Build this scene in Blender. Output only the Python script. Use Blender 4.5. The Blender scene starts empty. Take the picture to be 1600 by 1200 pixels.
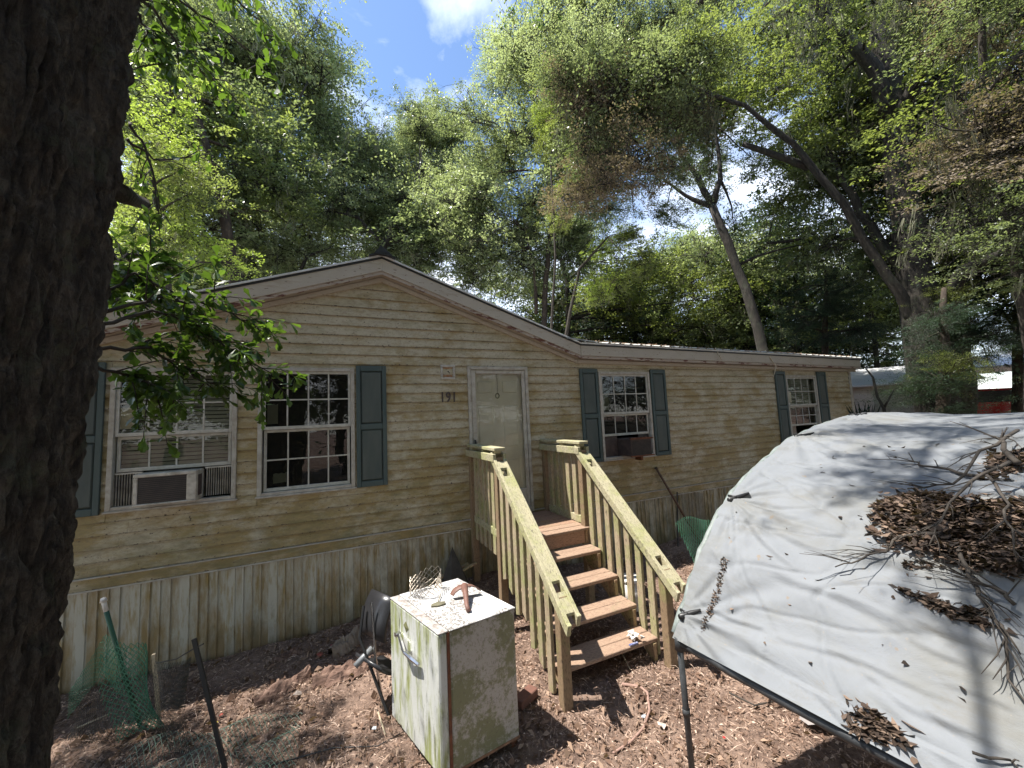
import bpy, math, random
import numpy as np
from mathutils import Vector, Matrix, noise as mn
R = math.radians
rng = np.random.default_rng(7); random.seed(7)
S = bpy.context.scene
COL = S.collection

# ------------------------------------------------------------------ camera
CAM = np.array([-1.70998986, -5.38882173, 1.49402154])
yaw, pitch, roll = R(24.24201631), R(5.13202914), R(-2.60745921)
fw = np.array([math.sin(yaw)*math.cos(pitch), math.cos(yaw)*math.cos(pitch), math.sin(pitch)])
r0 = np.array([math.cos(yaw), -math.sin(yaw), 0.0]); u0 = np.cross(r0, fw)
rt = math.cos(roll)*r0 + math.sin(roll)*u0
up = -math.sin(roll)*r0 + math.cos(roll)*u0
cd = bpy.data.cameras.new('camera'); cam = bpy.data.objects.new('camera', cd); COL.objects.link(cam)
FPX = 605.88
cd.sensor_width = 36; cd.lens = FPX/1600*36; cd.clip_start = .05; cd.clip_end = 600
M4 = Matrix(((rt[0], up[0], -fw[0], CAM[0]), (rt[1], up[1], -fw[1], CAM[1]), (rt[2], up[2], -fw[2], CAM[2]), (0, 0, 0, 1)))
cam.matrix_world = M4
S.camera = cam
# ------------------------------------------------------------------ world, sun, exposure
SUN_EL = R(65); SUNV = Vector((-math.cos(R(21))*math.cos(SUN_EL), math.sin(R(21))*math.cos(SUN_EL), math.sin(SUN_EL)))
w = bpy.data.worlds.new('World'); S.world = w; w.use_nodes = True
nt = w.node_tree; nt.nodes.clear()
sky = nt.nodes.new('ShaderNodeTexSky'); sky.sky_type = 'NISHITA'; sky.sun_disc = False
sky.sun_elevation = SUN_EL; sky.sun_rotation = math.atan2(SUNV.x, SUNV.y); sky.dust_density = .3; sky.ozone_density = 4
tc = nt.nodes.new('ShaderNodeTexCoord')
mp = nt.nodes.new('ShaderNodeMapping'); mp.inputs['Scale'].default_value = (1, 1, 2.0); mp.inputs['Location'].default_value = (.35, .1, .55)
nz = nt.nodes.new('ShaderNodeTexNoise'); nz.inputs['Scale'].default_value = 2.1; nz.inputs['Detail'].default_value = 9; nz.inputs['Roughness'].default_value = .58; nz.inputs['Distortion'].default_value = .5
cr = nt.nodes.new('ShaderNodeValToRGB'); cr.color_ramp.elements[0].position = .54; cr.color_ramp.elements[1].position = .90
mx = nt.nodes.new('ShaderNodeMix'); mx.data_type = 'RGBA'; mx.inputs[7].default_value = (11, 11.2, 11.6, 1)
bg = nt.nodes.new('ShaderNodeBackground'); bg.inputs[1].default_value = .125
wo = nt.nodes.new('ShaderNodeOutputWorld')
L = nt.links.new
L(tc.outputs['Generated'], mp.inputs[0]); L(mp.outputs[0], nz.inputs[0])
# cloud banks thicken towards the horizon
sz = nt.nodes.new('ShaderNodeSeparateXYZ'); L(tc.outputs['Generated'], sz.inputs[0])
el = nt.nodes.new('ShaderNodeMapRange'); el.inputs['From Min'].default_value = .62; el.inputs['From Max'].default_value = .25; el.inputs['To Min'].default_value = 0; el.inputs['To Max'].default_value = .20; L(sz.outputs[2], el.inputs['Value'])
ad = nt.nodes.new('ShaderNodeMath'); ad.operation = 'ADD'; L(nz.outputs[0], ad.inputs[0]); L(el.outputs[0], ad.inputs[1]); L(ad.outputs[0], cr.inputs[0])
L(cr.outputs[0], mx.inputs[0]); L(sky.outputs[0], mx.inputs[6]); L(mx.outputs[2], bg.inputs[0]); L(bg.outputs[0], wo.inputs[0])
sd = bpy.data.lights.new('sun', 'SUN'); sd.energy = 5.0; sd.angle = R(.5); sd.color = (1, .95, .87)
so = bpy.data.objects.new('sun', sd); COL.objects.link(so); so.rotation_euler = SUNV.to_track_quat('Z', 'Y').to_euler()
S.view_settings.view_transform = 'Standard'; S.view_settings.look = 'None'; S.view_settings.gamma = 1
S.view_settings.exposure = 1.15; S.view_settings.use_curve_mapping = False
S.render.engine = 'CYCLES'
S.cycles.max_bounces = 7; S.cycles.transparent_max_bounces = 10; S.cycles.diffuse_bounces = 4

# ------------------------------------------------------------------ helpers
def at(px, py, dist):
    """point seen towards photograph pixel (px,py) at this horizontal distance from the eye"""
    d = rt*(px-800)/FPX - up*(py-600)/FPX + fw
    return CAM + d*(dist/math.hypot(d[0], d[1]))

class MB:
    def __init__(s): s.v = []; s.f = []; s.m = []
    def add(s, vs, fs, mi=0):
        b = len(s.v); s.v += [tuple(float(q) for q in p) for p in vs]
        s.f += [tuple(i+b for i in f) for f in fs]; s.m += [mi]*len(fs); return s
    def box(s, x0, x1, y0, y1, z0, z1, mi=0, M=None):
        vs = [Vector(p) for p in ((x0,y0,z0),(x1,y0,z0),(x1,y1,z0),(x0,y1,z0),(x0,y0,z1),(x1,y0,z1),(x1,y1,z1),(x0,y1,z1))]
        if M is not None: vs = [M @ p for p in vs]
        return s.add(vs, [(3,2,1,0),(4,5,6,7),(0,1,5,4),(1,2,6,5),(2,3,7,6),(3,0,4,7)], mi)
    def prism(s, poly, a0, a1, axis='y', mi=0):
        """2-D polygon extruded along an axis between a0 and a1"""
        def mk(p, a): return {'y': (p[0], a, p[1]), 'x': (a, p[0], p[1]), 'z': (p[0], p[1], a)}[axis]
        n = len(poly); vs = [mk(p, a0) for p in poly]+[mk(p, a1) for p in poly]
        fs = [tuple(range(n))[::-1], tuple(range(n, 2*n))]+[(i, (i+1) % n, n+(i+1) % n, n+i) for i in range(n)]
        return s.add(vs, fs, mi)
    def tube(s, pts, rad, seg=6, mi=0, cap=True):
        pts = [Vector(p) for p in pts]; n = len(pts)
        if not hasattr(rad, '__len__'): rad = [rad]*n
        b = len(s.v); prev = None
        for i, p in enumerate(pts):
            t = (pts[min(i+1, n-1)]-pts[max(i-1, 0)]).normalized()
            if prev is None: a = t.orthogonal().normalized()
            else:
                a = prev-t*prev.dot(t)
                a = a.normalized() if a.length > 1e-6 else t.orthogonal().normalized()
            prev = a; c = t.cross(a)
            for k in range(seg):
                th = 2*math.pi*k/seg; q = p+(a*math.cos(th)+c*math.sin(th))*rad[i]; s.v.append(tuple(q))
        for i in range(n-1):
            for k in range(seg):
                s.f.append((b+i*seg+k, b+i*seg+(k+1) % seg, b+(i+1)*seg+(k+1) % seg, b+(i+1)*seg+k)); s.m.append(mi)
        if cap:
            s.f.append(tuple(b+k for k in range(seg))[::-1]); s.m.append(mi)
            s.f.append(tuple(b+(n-1)*seg+k for k in range(seg))); s.m.append(mi)
        return s
    def mesh(s, name, mats, smooth=False, bevel=0):
        me = bpy.data.meshes.new(name); me.from_pydata(s.v, [], s.f)
        for m in (mats if isinstance(mats, (list, tuple)) else [mats]): me.materials.append(m)
        if max(s.m, default=0): me.polygons.foreach_set('material_index', s.m)
        if smooth: me.polygons.foreach_set('use_smooth', [True]*len(me.polygons))
        me.update(); return me
    def build(s, name, mats, parent=None, smooth=False, bevel=0):
        o = link(name, s.mesh(name, mats, smooth), parent)
        if bevel:
            m = o.modifiers.new('bevel', 'BEVEL'); m.width = bevel; m.segments = 1; m.limit_method = 'ANGLE'
        return o

def wloc(p):
    v = Vector((0, 0, 0))
    while p is not None: v = v+p.location; p = p.parent
    return v
def link(name, me, parent=None):
    """mesh in world coordinates, hung under parent (parents only carry a translation)"""
    o = bpy.data.objects.new(name, me); COL.objects.link(o)
    if parent is not None: o.parent = parent; o.location = -wloc(parent)
    return o
def tag(o, label=None, cat=None, group=None, kind=None):
    if label: o['label'] = label
    if cat: o['category'] = cat
    if group: o['group'] = group
    if kind: o['kind'] = kind
    return o
def thing(name, loc, label, cat, group=None):
    o = bpy.data.objects.new(name, None); COL.objects.link(o); o.location = loc; o.empty_display_size = .2
    return tag(o, label, cat, group)
def np_mesh(name, V, F, mats, attr=None, mi=None):
    V = np.asarray(V, np.float32); F = np.asarray(F, np.int32); n, k = F.shape
    me = bpy.data.meshes.new(name); me.vertices.add(len(V)); me.vertices.foreach_set('co', V.ravel())
    me.loops.add(n*k); me.loops.foreach_set('vertex_index', F.ravel())
    me.polygons.add(n); me.polygons.foreach_set('loop_start', np.arange(n, dtype=np.int32)*k)
    me.polygons.foreach_set('loop_total', np.full(n, k, np.int32))
    for m in mats: me.materials.append(m)
    if mi is not None: me.polygons.foreach_set('material_index', np.asarray(mi, np.int32))
    if attr is not None:
        a = me.attributes.new('v', 'FLOAT', 'FACE'); a.data.foreach_set('value', np.asarray(attr, np.float32))
    me.update(calc_edges=True); return me

# ------------------------------------------------------------------ materials
def newmat(name):
    m = bpy.data.materials.new(name); m.use_nodes = True; t = m.node_tree; t.nodes.clear()
    b = t.nodes.new('ShaderNodeBsdfPrincipled'); o = t.nodes.new('ShaderNodeOutputMaterial'); t.links.new(b.outputs[0], o.inputs[0])
    return m, t, b, o
def node(t, kind, ins=None, **kw):
    n = t.nodes.new(kind)
    for k, v in kw.items(): setattr(n, k, v)
    for k, v in (ins or {}).items():
        if hasattr(v, 'is_output'): t.links.new(v, n.inputs[k])
        else: n.inputs[k].default_value = v
    return n
def c4(c): return tuple(c)+(1,) if len(c) == 3 else tuple(c)
def ramp(t, fac, stops):
    n = t.nodes.new('ShaderNodeValToRGB'); t.links.new(fac, n.inputs[0]); e = n.color_ramp.elements
    while len(e) < len(stops): e.new(.5)
    for i, (p, c) in enumerate(stops): e[i].position = p; e[i].color = c4(c) if hasattr(c, '__len__') else (c, c, c, 1)
    return n.outputs[0]
def mixc(t, f, a, b, mode='MIX'):
    n = t.nodes.new('ShaderNodeMix'); n.data_type = 'RGBA'; n.blend_type = mode
    for i, v in ((0, f), (6, a), (7, b)):
        if hasattr(v, 'is_output'): t.links.new(v, n.inputs[i])
        else: n.inputs[i].default_value = v if i == 0 else c4(v)
    return n.outputs[2]
def noise(t, scale=5, detail=4, rough=.55, stretch=(1, 1, 1), dist=0, coord='pos'):
    if coord == 'pos': src = node(t, 'ShaderNodeNewGeometry').outputs['Position']
    else: src = node(t, 'ShaderNodeTexCoord').outputs['Object']
    m = node(t, 'ShaderNodeMapping', {'Vector': src, 'Scale': stretch})
    return node(t, 'ShaderNodeTexNoise', {'Vector': m.outputs[0], 'Scale': scale, 'Detail': detail, 'Roughness': rough, 'Distortion': dist}).outputs[0]
def bump(t, b, h, strength=.3, dist=.01):
    n = node(t, 'ShaderNodeBump', {'Height': h, 'Strength': strength, 'Distance': dist}); t.links.new(n.outputs[0], b.inputs['Normal'])
def setc(t, b, c):
    if hasattr(c, 'is_output'): t.links.new(c, b.inputs['Base Color'])
    else: b.inputs['Base Color'].default_value = c4(c)
def simple(name, c1, c2=None, rough=.7, scale=8, metal=0, bumps=.15, bscale=60, stretch=(1, 1, 1), coord='pos'):
    m, t, b, o = newmat(name)
    c2 = c2 or tuple(x*.7 for x in c1)
    setc(t, b, mixc(t, ramp(t, noise(t, scale, 6, .6, stretch, coord=coord), [(.35, 0), (.68, 1)]), c1, c2))
    b.inputs['Roughness'].default_value = rough; b.inputs['Metallic'].default_value = metal
    if bumps: bump(t, b, noise(t, bscale, 3, .6, stretch, coord=coord), bumps, .005)
    return m

def siding_mat():
    m, t, b, o = newmat('cream_siding')
    g = node(t, 'ShaderNodeNewGeometry'); sep = node(t, 'ShaderNodeSeparateXYZ', {0: g.outputs['Position']})
    X, Z = sep.outputs[0], sep.outputs[2]
    base = mixc(t, noise(t, 3, 5, .6), (.50, .445, .325), (.40, .345, .235))
    # mildew grows more towards the bottom of the wall and in drifts along the courses
    hz = node(t, 'ShaderNodeMapRange', {'Value': Z, 'From Min': 2.7, 'From Max': .5, 'To Min': -.02, 'To Max': .13})
    big = noise(t, 1.3, 4, .62, (1, 1, 1.5))
    mid = noise(t, 3.0, 9, .74, (1, 1, 2.8))
    s = node(t, 'ShaderNodeMath', {0: big, 1: mid}, operation='ADD'); s2 = node(t, 'ShaderNodeMath', {0: s.outputs[0], 1: hz.outputs[0]}, operation='ADD')
    f = ramp(t, s2.outputs[0], [(.5, 0), (1, 1)]); 
    mr = node(t, 'ShaderNodeMapRange', {'Value': s2.outputs[0], 'From Min': .985, 'From Max': 1.19})
    col = mixc(t, node(t, 'ShaderNodeMath', {0: mr.outputs[0], 1: .8}, operation='MULTIPLY').outputs[0], base, (.27, .185, .05))
    on = noise(t, 2.1, 6, .7, (.8, 1, 3)); col = mixc(t, ramp(t, on, [(.5, 0), (.72, .65)]), col, (.18, .165, .055))
    # green film low on the wall
    gz = node(t, 'ShaderNodeMapRange', {'Value': Z, 'From Min': .95, 'From Max': -.1, 'To Min': 0., 'To Max': .34})
    gn = noise(t, 3.5, 7, .7, (1, 1, 3))
    gs = node(t, 'ShaderNodeMath', {0: gn, 1: gz.outputs[0]}, operation='ADD')
    gm = node(t, 'ShaderNodeMapRange', {'Value': gs.outputs[0], 'From Min': .62, 'From Max': .95, 'To Max': .7})
    col = mixc(t, gm.outputs[0], col, (.10, .095, .035))
    # fine blotchy dirt
    dn = noise(t, 24, 8, .8, (1, 1, 1.6))
    col = mixc(t, ramp(t, dn, [(.48, 0), (.66, .6)]), col, (.17, .13, .08))
    # small rust-brown specks that gather along the lap edges
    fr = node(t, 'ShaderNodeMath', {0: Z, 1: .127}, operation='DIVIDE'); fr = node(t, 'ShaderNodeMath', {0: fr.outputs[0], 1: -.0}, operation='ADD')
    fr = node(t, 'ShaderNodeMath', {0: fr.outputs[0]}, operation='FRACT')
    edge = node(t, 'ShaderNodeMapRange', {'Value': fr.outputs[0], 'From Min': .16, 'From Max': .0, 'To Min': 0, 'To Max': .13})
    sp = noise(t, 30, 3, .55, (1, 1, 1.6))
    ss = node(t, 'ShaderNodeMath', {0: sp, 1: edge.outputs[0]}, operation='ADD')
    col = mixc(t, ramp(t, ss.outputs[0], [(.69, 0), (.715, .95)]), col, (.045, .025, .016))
    dl = node(t, 'ShaderNodeMapRange', {'Value': fr.outputs[0], 'From Min': .10, 'From Max': .0, 'To Min': 0, 'To Max': .62}); dn2 = noise(t, 6, 5, .7, (1, 1, .2)); dm = node(t, 'ShaderNodeMath', {0: dl.outputs[0], 1: ramp(t, dn2, [(.3, .35), (.65, 1)])}, operation='MULTIPLY')  # shadow gap and dirt along each lap, painted together as a dark line
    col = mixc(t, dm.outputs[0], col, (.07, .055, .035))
    setc(t, b, col); b.inputs['Roughness'].default_value = .6
    bump(t, b, noise(t, 70, 4, .6, (.25, 1, 2)), .18, .003)
    return m
def skirt_mat():
    m, t, b, o = newmat('skirting_vinyl')
    g = node(t, 'ShaderNodeNewGeometry'); sep = node(t, 'ShaderNodeSeparateXYZ', {0: g.outputs['Position']})
    n1 = noise(t, 1.6, 5, .65, (3.6, 1, .5)); n2 = noise(t, 9, 5, .65, (2.5, 1, .4))
    s = node(t, 'ShaderNodeMath', {0: n1, 1: n2}, operation='ADD')
    col = mixc(t, ramp(t, s.outputs[0], [(.9/2+.02, 0), (.62, 1)]), (.44, .43, .36), (.31, .26, .14))
    mr = node(t, 'ShaderNodeMapRange', {'Value': s.outputs[0], 'From Min': .98, 'From Max': 1.22})
    col = mixc(t, mr.outputs[0], (.42, .41, .345), (.26, .195, .075))
    fx = node(t, 'ShaderNodeMath', {0: sep.outputs[0], 1: 6.5}, operation='ADD'); fx = node(t, 'ShaderNodeMath', {0: fx.outputs[0], 1: .405}, operation='DIVIDE'); fx = node(t, 'ShaderNodeMath', {0: fx.outputs[0]}, operation='FRACT')
    cl = ramp(t, fx.outputs[0], [(.22, 0), (.26, 1)]); n5 = noise(t, 2.4, 6, .7, (2.2, 1, .55)); hh = node(t, 'ShaderNodeMapRange', {'Value': sep.outputs[2], 'From Min': 0, 'From Max': -.85, 'To Min': -.02, 'To Max': .12})
    n5 = node(t, 'ShaderNodeMath', {0: n5, 1: hh.outputs[0]}, operation='ADD'); st5 = ramp(t, n5.outputs[0], [(.46, 0), (.66, .85)]); st5 = node(t, 'ShaderNodeMath', {0: st5, 1: cl}, operation='MULTIPLY')
    col = mixc(t, st5.outputs[0], col, (.25, .175, .07))
    xg = node(t, 'ShaderNodeMapRange', {'Value': sep.outputs[0], 'From Min': -2.6, 'From Max': -.6, 'To Min': 0, 'To Max': .26})
    zg = node(t, 'ShaderNodeMapRange', {'Value': sep.outputs[2], 'From Min': -.2, 'From Max': -.95, 'To Min': -.04, 'To Max': .17})
    gn = noise(t, 5, 6, .72, (1.6, 1, .7)); a = node(t, 'ShaderNodeMath', {0: gn, 1: xg.outputs[0]}, operation='ADD'); a = node(t, 'ShaderNodeMath', {0: a.outputs[0], 1: zg.outputs[0]}, operation='ADD')
    gm = node(t, 'ShaderNodeMapRange', {'Value': a.outputs[0], 'From Min': .6, 'From Max': .95, 'To Max': .85})
    col = mixc(t, gm.outputs[0], col, (.075, .075, .035))
    zb = node(t, 'ShaderNodeMapRange', {'Value': sep.outputs[2], 'From Min': -.62, 'From Max': -1.0, 'To Min': 0., 'To Max': .6})
    col = mixc(t, zb.outputs[0], col, (.12, .08, .045))
    setc(t, b, col); b.inputs['Roughness'].default_value = .55
    bump(t, b, noise(t, 50, 4, .6), .15, .003); return m
def leaf_mat(name, c1, c2, c3, trans=.35, rough=.45, spec=.4):
    m, t, b, o = newmat(name)
    a = node(t, 'ShaderNodeAttribute', attribute_name='v'); oi = node(t, 'ShaderNodeObjectInfo')
    col = ramp(t, a.outputs['Fac'], [(0, c1), (.55, c2), (1, c3)])
    br = node(t, 'ShaderNodeMapRange', {'Value': oi.outputs['Random'], 'To Min': .72, 'To Max': 1.25})
    hs = node(t, 'ShaderNodeHueSaturation', {'Color': col, 'Value': br.outputs[0], 'Saturation': 1.0})
    col = hs.outputs[0]
    setc(t, b, col); b.inputs['Roughness'].default_value = rough; b.inputs['Specular IOR Level'].default_value = spec
    tr = node(t, 'ShaderNodeBsdfTranslucent'); 
    tcol = mixc(t, .5, col, (c3[0]*1.6, c3[1]*1.7, c3[2]*.8)); t.links.new(tcol, tr.inputs[0])
    mxs = node(t, 'ShaderNodeMixShader', {0: trans}); t.links.new(b.outputs[0], mxs.inputs[1]); t.links.new(tr.outputs[0], mxs.inputs[2])
    t.links.new(mxs.outputs[0], o.inputs[0]); return m
def wood_mat(name, c1, c2, green, gamt=.5, stretch=(6, 6, 1)):
    m, t, b, o = newmat(name)
    col = mixc(t, noise(t, 6, 6, .65, stretch), c1, c2)
    gn = noise(t, 4, 6, .7, (1, 1, 1))
    col = mixc(t, ramp(t, gn, [(.62-.3*gamt, 0), (.82-.3*gamt, .9)]), col, green)
    dk = noise(t, 45, 4, .7, tuple(q*.6 for q in stretch)); col = mixc(t, ramp(t, dk, [(.50, 0), (.64, .75)]), col, tuple(q*.3 for q in c1))
    kn = noise(t, 14, 2, .5, tuple(q**.5 for q in stretch)); col = mixc(t, ramp(t, kn, [(.70, 0), (.73, .8)]), col, tuple(q*.25 for q in c1))
    setc(t, b, col); b.inputs['Roughness'].default_value = .85
    bump(t, b, noise(t, 30, 5, .7, stretch), .5, .006); return m
def bark_mat(name, c1, c2, scale=9, st=(1, 1, .35), moss=None):
    m, t, b, o = newmat(name)
    n = noise(t, scale, 8, .7, st, .4); col = ramp(t, n, [(.3, tuple(q*.35 for q in c1)), (.5, c1), (.72, c2)])
    if moss: col = mixc(t, ramp(t, noise(t, 3, 6, .7), [(.5, 0), (.66, .75)]), col, moss)
    setc(t, b, col); b.inputs['Roughness'].default_value = .92; bump(t, b, n, .8, .03); return m

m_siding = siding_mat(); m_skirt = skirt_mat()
m_fascia = None
def fascia_mat():
    m, t, b, o = newmat('fascia_paint')
    col = mixc(t, noise(t, 4, 5, .6), (.46, .42, .35), (.36, .32, .26))
    sp = noise(t, 26, 4, .6, (.6, 1, 2.2)); col = mixc(t, ramp(t, sp, [(.655, 0), (.675, .95)]), col, (.065, .025, .016))
    st = noise(t, 8, 6, .7, (.3, 1, 2)); col = mixc(t, ramp(t, st, [(.55, 0), (.75, .5)]), col, (.2, .15, .09))
    setc(t, b, col); b.inputs['Roughness'].default_value = .6; return m
m_fascia = fascia_mat()
def peel_mat():
    m, t, b, o = newmat('peeling_trim')
    col = mixc(t, noise(t, 6, 5, .6), (.42, .36, .30), (.31, .26, .21))
    sp = noise(t, 17, 5, .6, (.35, 1, 1.2)); col = mixc(t, ramp(t, sp, [(.53, 0), (.56, .95)]), col, (.10, .03, .018))
    setc(t, b, col); b.inputs['Roughness'].default_value = .7; return m
m_peel = peel_mat()
m_trim = simple('dirty_white_trim', (.44, .42, .37), (.30, .27, .22), .5, 14, bumps=.1)
m_sash = simple('white_sash', (.48, .47, .42), (.34, .33, .28), .45, 16, bumps=.05)
m_shutter = simple('green_shutter', (.040, .068, .068), (.060, .085, .080), .55, 9, bumps=.25, bscale=120, stretch=(1, 1, .25))
m_shutter_p = simple('green_shutter_panel', (.075, .090, .080), (.05, .068, .064), .6, 12, bumps=.3, bscale=160, stretch=(1, 1, .2))
m_door = simple('cream_door', (.60, .58, .48), (.52, .50, .41), .5, 3, bumps=.05)
m_black = simple('black_plastic', (.012, .012, .013), (.02, .02, .02), .45, 10, bumps=.05)
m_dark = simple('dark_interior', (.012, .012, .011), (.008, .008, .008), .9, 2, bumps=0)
m_blind = simple('blinds', (.40, .41, .34), (.32, .33, .27), .6, 5, bumps=0)
m_paper = simple('paper', (.6, .56, .44), (.5, .46, .35), .8, 5, bumps=0)
m_acw = simple('ac_casing', (.56, .53, .47), (.3, .27, .22), .5, 12)
m_acd = simple('rusty_dark_casing', (.045, .032, .03), (.09, .065, .055), .6, 14, bumps=.3)
m_rust = simple('rust', (.20, .075, .035), (.09, .035, .02), .8, 14, bumps=.4)
m_orange = simple('rusty_socket', (.32, .13, .04), (.40, .28, .18), .7, 16)
m_roof = simple('galvanised_roof', (.62, .63, .62), (.45, .44, .42), .35, 5, metal=.35, bumps=.05)
m_flash = simple('bright_flashing', (.72, .73, .72), (.5, .5, .49), .4, 6, metal=.2, bumps=.05)
m_post = wood_mat('weathered_post', (.20, .13, .075), (.28, .20, .12), (.22, .22, .08), .35)
m_rail = wood_mat('weathered_rail', (.45, .41, .27), (.32, .285, .18), (.29, .30, .11), .52, (5, 1.2, 1.2))
m_bal = wood_mat('weathered_baluster', (.33, .23, .15), (.42, .37, .25), (.27, .29, .11), .6, (6, 6, .8))
m_tread = wood_mat('worn_tread', (.23, .14, .095), (.38, .27, .19), (.22, .20, .11), .15, (1, 7, 7))
m_deck = wood_mat('shaded_deck', (.26, .15, .10), (.33, .21, .14), (.2, .18, .1), .3, (1, 7, 7))
m_stringer = wood_mat('stringer_wood', (.27, .17, .10), (.36, .26, .16), (.30, .31, .12), .5, (5, 1.5, 1.5))
def glass_mat(name, tint=(.75, .8, .76), rough=.0, k=1.0, ior=1.5):
    m = bpy.data.materials.new(name); m.use_nodes = True; t = m.node_tree; t.nodes.clear()
    o = t.nodes.new('ShaderNodeOutputMaterial'); fr = node(t, 'ShaderNodeFresnel', {'IOR': ior})
    mu = node(t, 'ShaderNodeMath', {0: fr.outputs[0], 1: k}, operation='MULTIPLY'); mu.use_clamp = True
    tr = node(t, 'ShaderNodeBsdfTransparent', {0: c4(tint)}); gl = node(t, 'ShaderNodeBsdfGlossy', {'Color': (1, 1, 1, 1), 'Roughness': rough})
    nb = node(t, 'ShaderNodeBump', {'Height': noise(t, 3, 2), 'Strength': .12, 'Distance': .01}); t.links.new(nb.outputs[0], gl.inputs['Normal'])
    # dust film
    df = node(t, 'ShaderNodeBsdfDiffuse', {'Color': (.4, .38, .3, 1)}); dn = ramp(t, noise(t, 60, 5, .8), [(.55, .02), (.75, .16)])
    mx = node(t, 'ShaderNodeMixShader'); t.links.new(mu.outputs[0], mx.inputs[0]); t.links.new(tr.outputs[0], mx.inputs[1]); t.links.new(gl.outputs[0], mx.inputs[2])
    mx2 = node(t, 'ShaderNodeMixShader'); t.links.new(dn, mx2.inputs[0]); t.links.new(mx.outputs[0], mx2.inputs[1]); t.links.new(df.outputs[0], mx2.inputs[2])
    t.links.new(mx2.outputs[0], o.inputs[0]); return m
m_glass = glass_mat('window_glass', (.36, .4, .37), k=1.0)
m_clear = glass_mat('clear_window_glass', (.9, .92, .88), k=.9)
m_doorglass = glass_mat('storm_glass', (.97, .97, .95), k=.8)
m_pipe = simple('black_pipe', (.02, .022, .024), (.05, .052, .055), .45, 12)
m_green_net = simple('green_netting', (.05, .17, .10), (.09, .24, .15), .5, 8, bumps=0)
m_black_net = simple('black_netting', (.02, .025, .022), (.035, .04, .036), .6, 8, bumps=0)
m_stake_g = simple('green_stake', (.02, .07, .035), (.03, .09, .05), .45, 8)
m_white = simple('white_plastic', (.75, .72, .68), (.55, .5, .45), .5, 9)
m_stake_w = wood_mat('stake_wood', (.46, .38, .26), (.55, .46, .33), (.3, .3, .2), .1)
m_brick = simple('red_brick', (.16, .07, .05), (.11, .055, .04), .85, 20, bumps=.5)
m_wire = simple('dull_wire', (.28, .26, .22), (.16, .12, .09), .4, 20, metal=.6, bumps=0)
m_chrome = simple('chrome', (.6, .6, .6), (.4, .4, .4), .25, 9, metal=1, bumps=0)

# leaves
LM = {
 'oak':   leaf_mat('oak_leaves', (.05, .068, .036), (.14, .175, .09), (.28, .33, .18), .46, .32, .7),
 'pale':  leaf_mat('pale_leaves', (.09, .12, .055), (.25, .29, .165), (.40, .45, .28), .5, .32, .7),
 'lime':  leaf_mat('lime_leaves', (.09, .14, .03), (.22, .30, .06), (.38, .46, .11), .5, .42, .5),
 'dark':  leaf_mat('cedar_leaves', (.016, .034, .022), (.036, .068, .042), (.08, .125, .075), .25, .5, .35),
 'olive': leaf_mat('olive_leaves', (.05, .065, .025), (.15, .18, .06), (.30, .35, .11), .5, .38, .6),
 'dead':  leaf_mat('dead_leaves', (.09, .065, .048), (.19, .15, .11), (.32, .26, .19), .3, .6, .25),
 'near':  leaf_mat('near_oak_leaves', (.022, .05, .014), (.05, .10, .024), (.17, .28, .04), .35, .36, .5),
}
m_moss = leaf_mat('spanish_moss', (.12, .12, .085), (.19, .19, .14), (.27, .27, .2), .3, .9, .1)
m_bark = bark_mat('grey_bark', (.024, .020, .016), (.062, .052, .042), 12, moss=(.042, .046, .03))
m_bark2 = bark_mat('brown_bark', (.045, .032, .023), (.10, .073, .05), 12)
def near_bark_mat():
    m, t, b, o = newmat('near_bark')
    n = noise(t, 26, 9, .72, (1.3, 1.3, .28), .6); col = ramp(t, n, [(.34, (.012, .009, .007)), (.46, (.06, .046, .034)), (.58, (.12, .098, .074)), (.75, (.22, .19, .15))])
    n2 = noise(t, 60, 6, .75, (1, 1, .7)); col = mixc(t, ramp(t, n2, [(.5, 0), (.62, .7)]), col, (.03, .022, .016))
    col = mixc(t, ramp(t, noise(t, 7, 7, .75), [(.54, 0), (.64, .7)]), col, (.10, .105, .065))
    setc(t, b, col); b.inputs['Roughness'].default_value = .95
    ad = node(t, 'ShaderNodeMath', {0: n, 1: n2}, operation='ADD'); bump(t, b, ad.outputs[0], 1.0, .03); return m
m_bark_near = near_bark_mat()
m_twig = simple('twig', (.032, .026, .021), (.07, .058, .047), .9, 14)

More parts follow.
